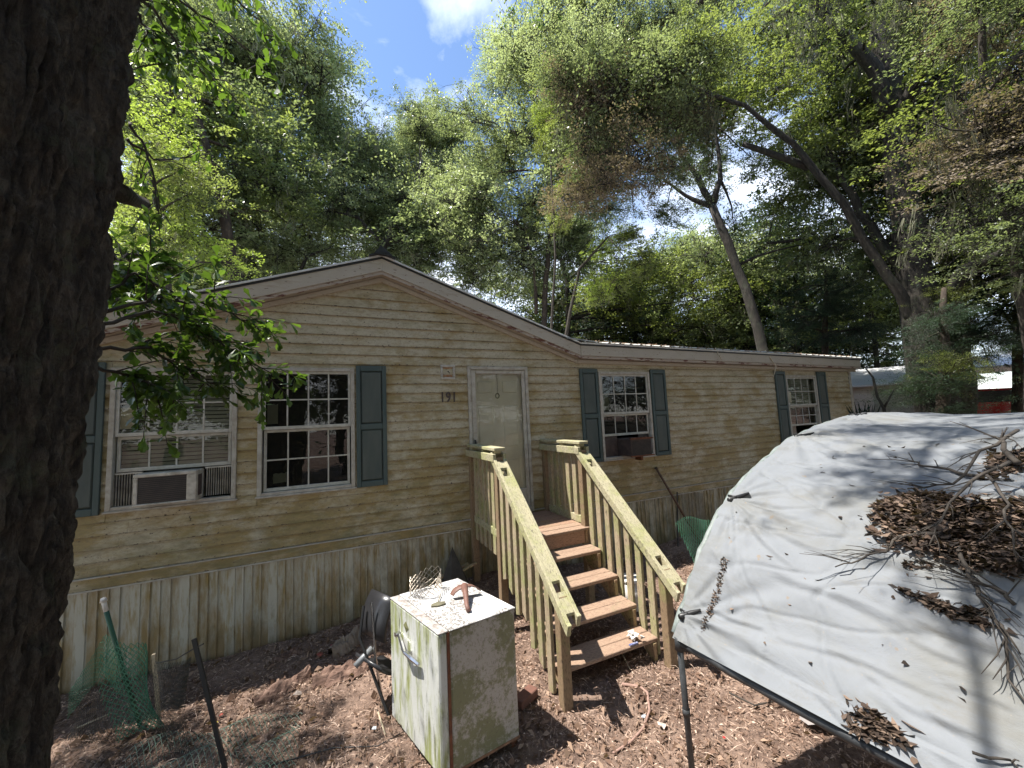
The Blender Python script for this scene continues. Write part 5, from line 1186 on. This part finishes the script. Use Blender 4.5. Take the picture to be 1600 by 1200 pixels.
# near canopy hanging into the top of the view: limbs of a water oak that stands to the right of the yard
wo_base = Vector((9.4, -5.2, -1.0))
make_tree('oak outside the right edge, its leafy limbs hanging into the top of the view', [(tuple(wo_base), .35), ((9.2, -5.2, 3), .30), ((8.6, -5.0, 6.5), .24), ((7.8, -4.2, 10), .18)],
          [[((7.8, -4.2, 10), .14), (tuple(at(1250, -160, 8.5)), .10), (tuple(at(1080, 20, 8)), .07), (tuple(at(960, 60, 7.6)), .04), (tuple(at(905, 150, 7.4)), .02)],
           [((7.8, -4.2, 10), .1), (tuple(at(1000, -160, 8)), .06), (tuple(at(850, -60, 7.4)), .03)]],
          region([(830, -60), (1100, -60), (1120, 90), (1000, 170), (880, 150), (850, 60)], 22, 6.8, 8.6, .5, .85, 12), ['olive', 'pale', 'oak'], FINE+FINE+MOSSY, m_bark2, seed=12, link_boughs=False)
make_tree('tangle of bare twigs, vines and moss hanging in front of the middle trees', [(tuple(at(1060, -130, 8.4)), .04), (tuple(at(1010, -40, 8.0)), .03), (tuple(at(1000, 40, 7.8)), .02)], [[(tuple(at(940, -60, 7.6)), .025), (tuple(at(935, 120, 7.5)), .02), (tuple(at(980, 220, 7.5)), .012), (tuple(at(990, 330, 7.5)), .008)]],
          region([(880, 80), (1090, 60), (1080, 260), (1010, 330), (900, 300)], 16, 7, 9, .55, .85, 13), ['dead', 'olive', 'oak'], BARE+MOSSY+FINE, m_twig, seed=13, link_boughs=False, name='vine_tangle', cat='vine')
make_tree('slender drooping sapling with yellow-green leaves above the roof valley', [((3.2, 4.2, -1.), .05), (tuple(at(885, 520, 10)), .045), (tuple(at(905, 420, 10)), .035), (tuple(at(950, 370, 9.8)), .02)], [[(tuple(at(950, 370, 9.8)), .015), (tuple(at(975, 400, 9.6)), .012), (tuple(at(940, 480, 9.4)), .006)]],
          region([(930, 380), (1010, 350), (1000, 430), (950, 500), (915, 500)], 12, 9.2, 10.5, .3, .5, 14), ['lime', 'olive'], LOOSE, m_twig, seed=14, name='sapling')
make_tree('pale vine with fresh yellow leaves climbing the centre of the middle trees', [((3.0, 3.6, -1.), .04), (tuple(at(868, 400, 9.5)), .03), (tuple(at(860, 250, 9.5)), .02), (tuple(at(880, 120, 9.5)), .012)], [],
          region([(830, 110), (900, 120), (910, 280), (870, 370), (845, 260)], 18, 9.2, 10.3, .3, .5, 15), ['lime', 'olive'], LOOSE, m_twig, seed=15, name='climbing_vine', cat='vine')
make_tree('dead leaning tree with tan twigs and moss at the right edge of the picture', [(tuple(at(1625, 690, 9.8)), .11), (tuple(at(1612, 560, 9.8)), .09), (tuple(at(1585, 380, 9.4)), .07), (tuple(at(1540, 180, 9)), .05), (tuple(at(1530, -40, 8.6)), .03)], [[(tuple(at(1490, 190, 8.5)), .03), (tuple(at(1540, 150, 8.4)), .035), (tuple(at(1605, 70, 8.3)), .04)]],
          region([(1500, -40), (1640, -60), (1640, 520), (1570, 430), (1540, 250)], 16, 8, 10, .6, .9, 16), ['dead', 'olive', 'oak'], BARE+MOSSY+FINE, m_twig, seed=16, link_boughs=False)
for j_, (reg, lab) in enumerate((([(430, 290), (760, 300), (760, 450), (430, 450)], 'hazy row of oak crowns low behind the gable peak'), ([(740, 330), (1110, 340), (1110, 545), (740, 545)], 'shaded row of oak crowns low behind the roof valley'), ([(200, 300), (440, 290), (440, 470), (200, 480)], 'hazy row of oak crowns low behind the left slope of the gable'), ([(1090, 380), (1420, 400), (1440, 560), (1330, 560), (1090, 545)], 'shaded row of oak crowns low behind the right end of the roof'))):
    p_ = region(reg, 24, 22, 28, 1.2, 1.9, 700+j_); m0 = Vector(p_[0][0])
    make_tree(lab, [((m0.x, m0.y, -1.1), .2), ((m0.x, m0.y, 3), .15), ((m0.x+.3, m0.y, 6), .08)], [], p_, ['oak', 'pale', 'olive'], MED, m_bark, seed=700+j_)
# the wood all around: simple trees sharing the same boughs
wood_lab = ['broad oak in the wood behind the house', 'tall slim oak in the wood behind the house', 'bushy evergreen oak in the wood behind the house']
def wood_tree(x, y, h, kind, seed, lab, grp):
    g = random.Random(seed); tr = .12+.012*h; P = [((x, y, -1.1), tr), ((x+g.uniform(-.3, .3), y, h*.35), tr*.8), ((x+g.uniform(-.7, .7), y+g.uniform(-.5, .5), h*.8), tr*.35)]
    bs = []
    for k in range(int(5+h*.6)):
        f = (k+.5)/(5+h*.6); zz = h*(.18+.82*f); rr = (1.0+.20*h)*math.sin(math.pi*min(.92, .25+.72*f))**.6; a = g.uniform(0, 6.28); q = rr*g.uniform(.2, 1)
        bs.append(((x+math.cos(a)*q, y+math.sin(a)*q, zz), g.uniform(1.4, 2.2)))
    make_tree(lab, P, [], bs, [['oak', 'pale'], ['oak', 'olive'], ['dark', 'oak']][kind], MED, m_bark, seed=seed, group=grp)
g = random.Random(5); k = 0
for az in np.arange(-38, 88, 6.2):
    for ring, dd in enumerate((23, 33)):
        if ring == 1 and int(az) % 2: continue
        a = R(az+ring*3.1+g.uniform(-1.5, 1.5)); d = dd+g.uniform(-2, 2); x, y = CAM[0]+math.sin(a)*d, CAM[1]+math.cos(a)*d
        # the clearing that shows as open sky between the crowns
        hh = g.uniform(8, 11) if ring == 0 else g.uniform(11, 15)
        if 2 < math.degrees(a) < 26: hh = min(hh, 7.5 if ring == 0 else 10.5)
        if math.degrees(a) > 66: hh = g.uniform(5, 9)
        if math.degrees(a) > 68 and ring == 0: continue
        deg = math.degrees(a); place = next(t for lim, t in ((-31, 'hidden left of the near trunk'), (-22, 'behind the near trunk'), (-13, 'above the left end of the gable'), (-5, 'above the left slope of the gable'), (5, 'left of the gable peak'), (14, 'behind the gable peak'), (22, 'below the patch of open sky'), (30, 'above the right slope of the gable'),
             (38, 'above the roof valley'), (46, 'above the left part of the low roof'), (54, 'left of the leaning forked tree'), (62, 'right of the leaning forked tree'), (70, 'above the right end of the low roof'), (78, 'behind the massive oak'), (120, 'beyond the cedars at far right')) if deg < lim)
        wood_tree(x, y, hh, k % 3, 1000+k, ('nearer ' if ring == 0 else 'farther ')+('broad oak', 'slim olive-leaved oak', 'bushy evergreen oak')[k % 3]+' '+place, 'trees of the wood behind the house'); k += 1
# trees on the near side of the yard, behind the photographer: seen in the window panes, and they shade the wall from the open sky
for i, (x, y, h) in enumerate(((-9, -9, 11), (-4, -12, 12), (1.5, -12.5, 12), (6.5, -11, 12), (-13, -3.5, 9), (12, -9, 11), (-1.5, -17, 13), (-8, -15, 13), (16, -4, 9), (5, -17, 13))):
    wood_tree(x, y, h, i % 3, 2000+i, 'oak on the near side of the yard, behind the viewer', 'trees behind the viewer')

# ------------------------------------------------------------------ the near trunk at the left edge, with its leafy shoots
tc0 = np.array([-2.775, -3.985])
def near_trunk():
    root = thing('old_oak_tree', (tc0[0], tc0[1], -1.0), 'huge dark furrowed oak trunk filling the left edge of the picture', 'tree')
    nz_, na = 780, 400; V = []
    z0, z1 = -1.05, 5.6
    for j in range(nz_+1):
        z = z0+(z1-z0)*j/nz_
        cx = tc0[0]+.052*(z-1.0)+.012*math.sin(z*1.1); cy = tc0[1]+.02*(z-1); rb = .378*(1+.05*math.exp(-(z+1)/.55)*5-.010*(z-1))+.012*math.sin(z*1.7+1)
        for i in range(na):
            a = 2*math.pi*i/na; ux, uy = math.cos(a), math.sin(a)
            tw = .16*mn.noise(Vector((ux*2, uy*2, z*1.6)))+.05*mn.noise(Vector((ux*6, uy*6, z*5)))
            ux2, uy2 = math.cos(a+tw), math.sin(a+tw)
            dv = mn.voronoi(Vector((ux2*10.5, uy2*10.5, z*2.9)))[0]; e1_ = dv[1]-dv[0]
            dw = mn.voronoi(Vector((ux2*21, uy2*21, z*10)))[0]; e2_ = dw[1]-dw[0]
            n1 = mn.noise(Vector((ux2*7, uy2*7, z*1.3))); n3 = mn.noise(Vector((ux*34, uy*34, z*15))); n6 = mn.noise(Vector((ux*70, uy*70, z*34)))
            fur = 1-min(1, abs(n1)*4.5)
            dd = .014-.024*max(0, 1-e1_/.30)**.8-.009*max(0, 1-e2_/.3)-.020*fur**1.5+.009*n3+.006*n6
            rr = rb+dd+.02*mn.noise(Vector((ux*1.2, uy*1.2, z*.8)))
            V.append((cx+ux*rr, cy+uy*rr, z))
    F = [(j*na+i, j*na+(i+1) % na, (j+1)*na+(i+1) % na, (j+1)*na+i) for j in range(nz_) for i in range(na)]
    me = np_mesh('trunk', V, F, [m_bark_near]); me.polygons.foreach_set('use_smooth', [True]*len(me.polygons)); link('trunk', me, root)
    # crown high above, out of the picture: boughs placed to shade yard, shoots and tarp
    top = Vector((tc0[0]+.17, tc0[1]+.1, 5.5)); b_ = MB(); bs = []
    g = random.Random(77)
    for (x, y, z, r_) in SHADE_CROWN:
        c = Vector((x, y, z)); m_ = top.lerp(c, .5)+Vector((0, 0, .5))
        if x > -2 and (x, y) != (-1.1, -3.0): MB().tube([(-1.3, -3.05, 7.5), (Vector((-1.3, -3.05, 7.5))+c)/2+Vector((0, 0, .2)), c], [.014, .012, .006], 5).build('limb', m_bark_near, root, smooth=True); bs.append((c, r_)); continue
        MB().tube([top-Vector((0, 0, .3)), m_, c], [.024, .018, .008], 6).build('limb', m_bark_near, root, smooth=True); bs.append((c, r_))
    b_.tube([top-Vector((0, 0, .3)), top+Vector((-.1, 0, .5)), top+Vector((-.2, 0, 1.))], [.34, .2, .05], 10)
    b_.build('upper_trunk', m_bark_near, root, smooth=True)
    for (c, r_) in bs:
        o = bpy.data.objects.new('bough', g.choice(MED)); COL.objects.link(o); o.parent = root; o.location = c-root.location; o.scale = (r_,)*3; o.rotation_euler = (0, 0, g.uniform(0, 6))
    return root
SHADE_CROWN = [(-6.6, -1.6, 6.6, 1.3), (-5.4, -.9, 5.9, 1.0), (-7.4, -.6, 7.2, 1.5), (-5.9, -2.6, 6.4, 1.0), (-8.2, -2.2, 8.0, 1.5), (-7.0, -3.6, 7.6, 1.2),
         (-2.6, -5.6, 7.0, .95), (-1.5, -6.6, 7.6, 1.0), (-3.2, -7.2, 8.2, 1.2), (-1.0, -5.4, 8.4, .8), (-4.4, -6.0, 8.0, 1.1),
         (-4.9, -2.8, 6.9, .8), (-5.3, -2.2, 7.6, .8), (-1.1, -3.0, 7.6, .5), (-.3, -2.7, 8.2, .55), (.5, -3.3, 8.0, .6), (-1.8, -3.6, 7.3, .5), (-.6, -3.9, 7.9, .5), (.9, -2.5, 8.8, .6), (1.2, -3.8, 8.4, .6)]
ntree = near_trunk()
def oak_leaf(b_, p, d, up_, l, mi=0):
    """an obovate water-oak leaf: narrow at the stalk, three shallow lobes at the tip"""
    d = d.normalized(); s = d.cross(up_); s = s.normalized() if s.length > 1e-4 else d.orthogonal().normalized(); n = s.cross(d)
    sh = [(0, 0), (.25, .06), (.5, .12), (.72, .24), (.84, .25), (.9, .13), (1.0, .10)]
    pr = [p+d*(l*a)+s*(l*w_)+n*(l*(.10*w_*2-.18*a*a)) for a, w_ in sh]; pl = [p+d*(l*a)-s*(l*w_)+n*(l*(.10*w_*2-.18*a*a)) for a, w_ in sh[1:]]
    mid = [p+d*(l*a)-n*(l*.18*a*a) for a in (.5, 1.0)]
    k = len(b_.v); b_.v += [tuple(q) for q in pr+pl+mid]; R0 = list(range(k, k+7)); L0 = [k]+list(range(k+7, k+13)); m1, m2 = k+13, k+14
    for A_, o_ in ((R0, 1), (L0, -1)):
        f = [(A_[0], A_[1], A_[2], m1), (m1, A_[2], A_[3], A_[4]), (m1, A_[4], A_[5], A_[6], m2)]
        b_.f += f if o_ > 0 else [t[::-1] for t in f]; b_.m += [mi]*3
def spray(paths, nleaf, lsize, seed, name='leafy_shoot', sub=7, subl=.28, mat='near'):
    g = random.Random(seed); b_ = MB(); tips = []; nl0 = 0; vals = []
    for P in paths:
        P = [Vector(p) for p in P]; Q = []
        for i in range(len(P)-1):
            for f in (0, .25, .5, .75): Q.append(P[i].lerp(P[i+1], f)+Vector([g.uniform(-.01, .01) for _ in range(3)]))
        Q.append(P[-1]); n = len(Q); b_.tube(Q, [.008*(1-.75*i/n) for i in range(n)], 5, mi=1); 
        for k in range(sub):
            i = g.randrange(max(1, n//5), n-1); d = (Q[min(i+1, n-1)]-Q[i-1]).normalized()
            e = Q[i]+(d*.8+Vector([g.uniform(-1, 1) for _ in range(3)])*.8+Vector((0, 0, -.15))).normalized()*subl*g.uniform(.5, 1.1)
            m_ = Q[i].lerp(e, .5)+Vector((0, 0, .02)); b_.tube([Q[i], m_, e], [.0035, .0025, .0012], 4, mi=1); tips.append([Q[i], m_, e])
        tips.append(Q[n//2:])
    lv = MB()
    for k in range(nleaf):
        T = g.choice(tips); i = g.randrange(len(T)-1); f = g.random()**.6; p = T[i].lerp(T[i+1], f); d = (T[i+1]-T[i]).normalized()
        dd = (d*.5+Vector([g.uniform(-1, 1) for _ in range(3)])+Vector((0, 0, -.25))).normalized(); oak_leaf(lv, p, dd, Vector((g.uniform(-.6, .6), g.uniform(-.6, .6), 1)), lsize*g.uniform(.6, 1.2)); vals += [g.random()**1.6]*6
    st = b_.build(name, [m_twig, m_twig], ntree, smooth=True)
    me = lv.mesh('leaves', [LM[mat]]); a = me.attributes.new('v', 'FLOAT', 'FACE'); a.data.foreach_set('value', vals); link('leaves', me, st)
def A3(px, py, d): return tuple(at(px, py, d))
spray([[A3(154, 506, 2.1), A3(234, 486, 2.15), A3(304, 506, 2.2), A3(354, 546, 2.2), A3(429, 586, 2.15)],
       [A3(154, 486, 2.15), A3(244, 466, 2.2), A3(334, 476, 2.3), A3(424, 526, 2.35)],
       [A3(154, 546, 2.2), A3(234, 546, 2.2), A3(294, 576, 2.2), A3(354, 626, 2.15)],
       [A3(159, 456, 2.4), A3(214, 426, 2.4), A3(264, 456, 2.4), A3(334, 526, 2.4), A3(384, 586, 2.3)],
       [A3(154, 576, 2.3), A3(204, 586, 2.3), A3(254, 611, 2.2)]], 1500, .060, 3, sub=14, subl=.26)
spray([[A3(169, 416, 2.5), A3(204, 396, 2.6), A3(244, 406, 2.6), A3(304, 426, 2.6)], [A3(169, 386, 2.5), A3(194, 426, 2.5), A3(234, 486, 2.5)]], 520, .060, 4, sub=10, subl=.24)
spray([[A3(190, -60, 2.0), A3(260, -10, 2.1), A3(330, 30, 2.2), A3(400, 90, 2.3)], [A3(190, -30, 2.0), A3(250, 30, 2.2), A3(290, 80, 2.2), A3(340, 130, 2.3)], [A3(260, -80, 2.0), A3(340, -20, 2.1), A3(410, 30, 2.2), A3(430, 120, 2.4)],
       [A3(205, 10, 2.2), A3(235, 50, 2.2), A3(262, 110, 2.2)]], 300, .066, 5, sub=9, subl=.24)
spray([[A3(200, 190, 2.6), A3(225, 230, 2.6), A3(245, 300, 2.6), A3(250, 370, 2.6)], [A3(195, 215, 2.6), A3(240, 250, 2.7), A3(330, 240, 2.8)]], 60, .06, 6, sub=6, subl=.2)
b_ = MB(); b_.tube([at(185, 300, 2.6), at(205, 310, 2.9), at(225, 318, 3.2)], [.05, .04, .035], 8); b_.build('broken_limb', m_bark_near, ntree, smooth=True)
spray([[A3(800, -90, 5.2), A3(820, -30, 5.3), A3(795, 30, 5.4)], [A3(820, -60, 5.2), A3(850, 10, 5.3), A3(845, 60, 5.4)]], 90, .075, 9, sub=6, subl=.35)

# leaf litter on the roof sheets, and dead twigs hanging off the eave
def roof_litter():
    g = np.random.default_rng(9); V = []; F = []; A = []
    for k in range(2600):
        x = g.uniform(2.1, 10.1); y = abs(g.normal(0, 1.0))*1.3-.15
        if y > 4: continue
        z = EZ+.035-.0089*(x-1.8)+(y+.2)*.219+g.uniform(0, .02+.03*max(0, mn.noise(Vector((x*1.5, y*2, 0)))))
        a = g.uniform(0, 6.28); l = g.uniform(.03, .10); wd = l*g.uniform(.25, .45); c = Vector((x, y, z)); D = Vector((math.cos(a), math.sin(a), g.normal(.1, .25))); D.normalize(); W_ = D.cross(Vector((g.normal(0, .3), g.normal(0, .3), 1))).normalized()
        n = len(V); V += [tuple(c-D*l/2), tuple(c+W_*wd/2), tuple(c+D*l/2), tuple(c-W_*wd/2)]; F.append((n, n+1, n+2, n+3)); A.append(g.random()**.7)
    tag(link('roof_leaves', np_mesh('roof_leaves', V, F, [m_litter], A)), 'brown fallen leaves scattered on the metal roof sheets right of the gable', 'leaf litter', kind='stuff')
roof_litter()
def wp(px, py, y):
    return wl(px, y, py)
tag(MB().tube([wp(1195, 548, -.1), wp(1213, 573, -.24), wp(1208, 590, -.25)], [.014, .012, .006], 6).build('twig', m_stake_w), 'pale bent twig dangling from the eave above the far shutter', 'twig')
tag(MB().tube([wp(1118, 544, -.1), wp(1124, 556, -.22), wp(1128, 563, -.23)], [.012, .010, .005], 6).build('twig', m_stake_w), 'short pale twig hanging over the eave midway along the right roof', 'twig')

# ================================================================== BEYOND THE YARD, RIGHT
def building(name, label, c, wx, wy, hw, rise, yaw_, m_w, plank, nwin=1):
    gz_ = gh(c[0], c[1]); root = thing(name, (c[0], c[1], gz_), label, 'shed' if 'shed' in name else 'carport')
    M = Matrix.Translation((c[0], c[1], gz_-.1)) @ Matrix.Rotation(yaw_, 4, 'Z'); n = int(hw/plank)
    if name == 'carport':
        for sx in (-1, -.33, .33, 1):
            for sy in (-1, 1): MB().box(sx*wx/2-.05, sx*wx/2+.05, sy*wy/2-.05, sy*wy/2+.05, 0, n*plank-.06, M=M).build('post', m_w, root)
    for side in range(0 if name == 'carport' else 2):
        for k in range(n):
            b_ = MB()
            if side == 0: b_.box(-wx/2, wx/2, -wy/2-.02-.004*(k % 2), -wy/2, k*plank, (k+1)*plank-.012, M=M)
            else: b_.box(-wx/2-.02-.004*(k % 2), -wx/2, -wy/2, wy/2, k*plank, (k+1)*plank-.012, M=M)
            b_.build('wall_board', m_w, root)
    if name != 'carport': MB().box(-wx/2+.001, wx/2, -wy/2+.001, wy/2, 0, n*plank, M=M).build('wall', m_w, root)
    e = .35; z0 = n*plank; b_ = MB()
    vs = [(-wx/2-e, -wy/2-e, z0-.05), (wx/2+e, -wy/2-e, z0-.05), (wx/2+e, wy/2+e, z0-.05), (-wx/2-e, wy/2+e, z0-.05), (-wx/2-e, 0, z0+rise), (wx/2+e, 0, z0+rise)]
    vs += [(v[0], v[1], v[2]+.06) for v in vs]; b_.add([M @ Vector(v) for v in vs], [(6, 7, 11, 10), (9, 10, 11, 8), (0, 1, 7, 6), (0, 6, 10, 4), (0, 4, 5, 1), (3, 2, 5, 4), (3, 4, 10, 9), (1, 5, 11, 7), (2, 8, 11, 5), (2, 3, 9, 8)]); b_.build('roof', m_wroof, root)
    return root, M
m_pinkwall = simple('pale_pink_boards', (.76, .69, .64), (.66, .58, .53), .6, 6); m_wroof = simple('white_roofing', (.8, .81, .83), (.7, .71, .73), .5, 3, bumps=0)
s1 = at(1378, 610, 19.5)
rt1, M1 = building('garden_shed', 'pale board shed with white metal roof beyond the right end of the house', s1, 3.2, 3.0, 1.85, .6, R(-58), m_pinkwall, .22)
MB().box(-.5, .5, -1.56, -1.525, 0, 1.6, M=M1).build('door', m_trim, rt1)
s2 = at(1590, 600, 24)
rt2, M2 = building('carport', 'long white metal roof with posts at the far right, over a red car', s2, 7.5, 4.0, 2.3, .5, R(-72), simple('white_cladding', (.78, .77, .75), (.65, .64, .62), .6), .25)
cp = at(1578, 612, 19.5)
cz = gh(cp[0], cp[1])
car = thing('parked_car', (cp[0], cp[1], cz), 'red car mostly hidden behind the cedars under the far white roof', 'car')
MC = Matrix.Translation((cp[0], cp[1], cz+.02)) @ Matrix.Rotation(R(-60), 4, 'Z')
m_red = simple('red_paint', (.5, .02, .02), (.42, .02, .02), .25, 3, bumps=0)
b_ = MB(); b_.prism([(-2.1, .35), (2.1, .35), (2.15, .7), (1.95, .88), (1.1, .95), (.5, 1.38), (-1.1, 1.40), (-1.7, .98), (-2.1, .9)], -.85, .85, 'y'); b_.v = [tuple(MC @ Vector(v)) for v in b_.v]; b_.build('body', m_red, car, bevel=.06)
b_ = MB(); b_.prism([(.98, .97), (.45, 1.32), (-1.05, 1.33), (-1.5, 1.0)], -.862, -.852, 'y'); b_.v = [tuple(MC @ Vector(v)) for v in b_.v]; b_.build('side_window', m_black, car)
for xx in (-1.3, 1.35):
    for yy in (-.8, .8):
        MB().tube([MC @ Vector((xx, yy-.1, .32)), MC @ Vector((xx, yy+.1, .32))], .32, 18).build('wheel', m_black, car)
# forked bare sapling and clutter in front of the shed
fs = thing('bare_sapling', tuple(at(1381, 640, 11)), 'dark forked bare sapling in front of the pale shed', 'sapling')
f0 = at(1381, 650, 11); f0[2] = -1.0
MB().tube([f0, at(1381, 638, 11), at(1371, 620, 11), at(1364, 590, 11), at(1350, 572, 11)], [.035, .03, .026, .02, .012], 7).build('stem', m_bark, fs, smooth=True)
MB().tube([at(1381, 638, 11), at(1388, 625, 11), at(1397, 608, 11)], [.022, .018, .01], 6).build('stem', m_bark, fs, smooth=True)
for i, (px, py, sx) in enumerate(((1341, 638, 1), (1356, 640, -1))):
    p = at(px, py, 10.6); pl = thing('potted_plant', (p[0], p[1], -.93), ['dark leggy plant with upright leaves left of the pale shed', 'dark clump of sword leaves before the pale shed'][i], 'plant')
    b_ = MB()
    for k in range(14):
        a = k*2.4; q = Vector((p[0], p[1], p[2]-.5)); e = q+Vector((math.cos(a)*.2, math.sin(a)*.2, .45+.2*random.random())); b_.tube([q, q.lerp(e, .5)+Vector((0, 0, .05)), e], [.015, .02, .002], 3)
    b_.tube([Vector((p[0], p[1], -1)), Vector((p[0], p[1], p[2]-.45))], [.14, .2], 10); b_.build('leaves', LM['dark'], pl)
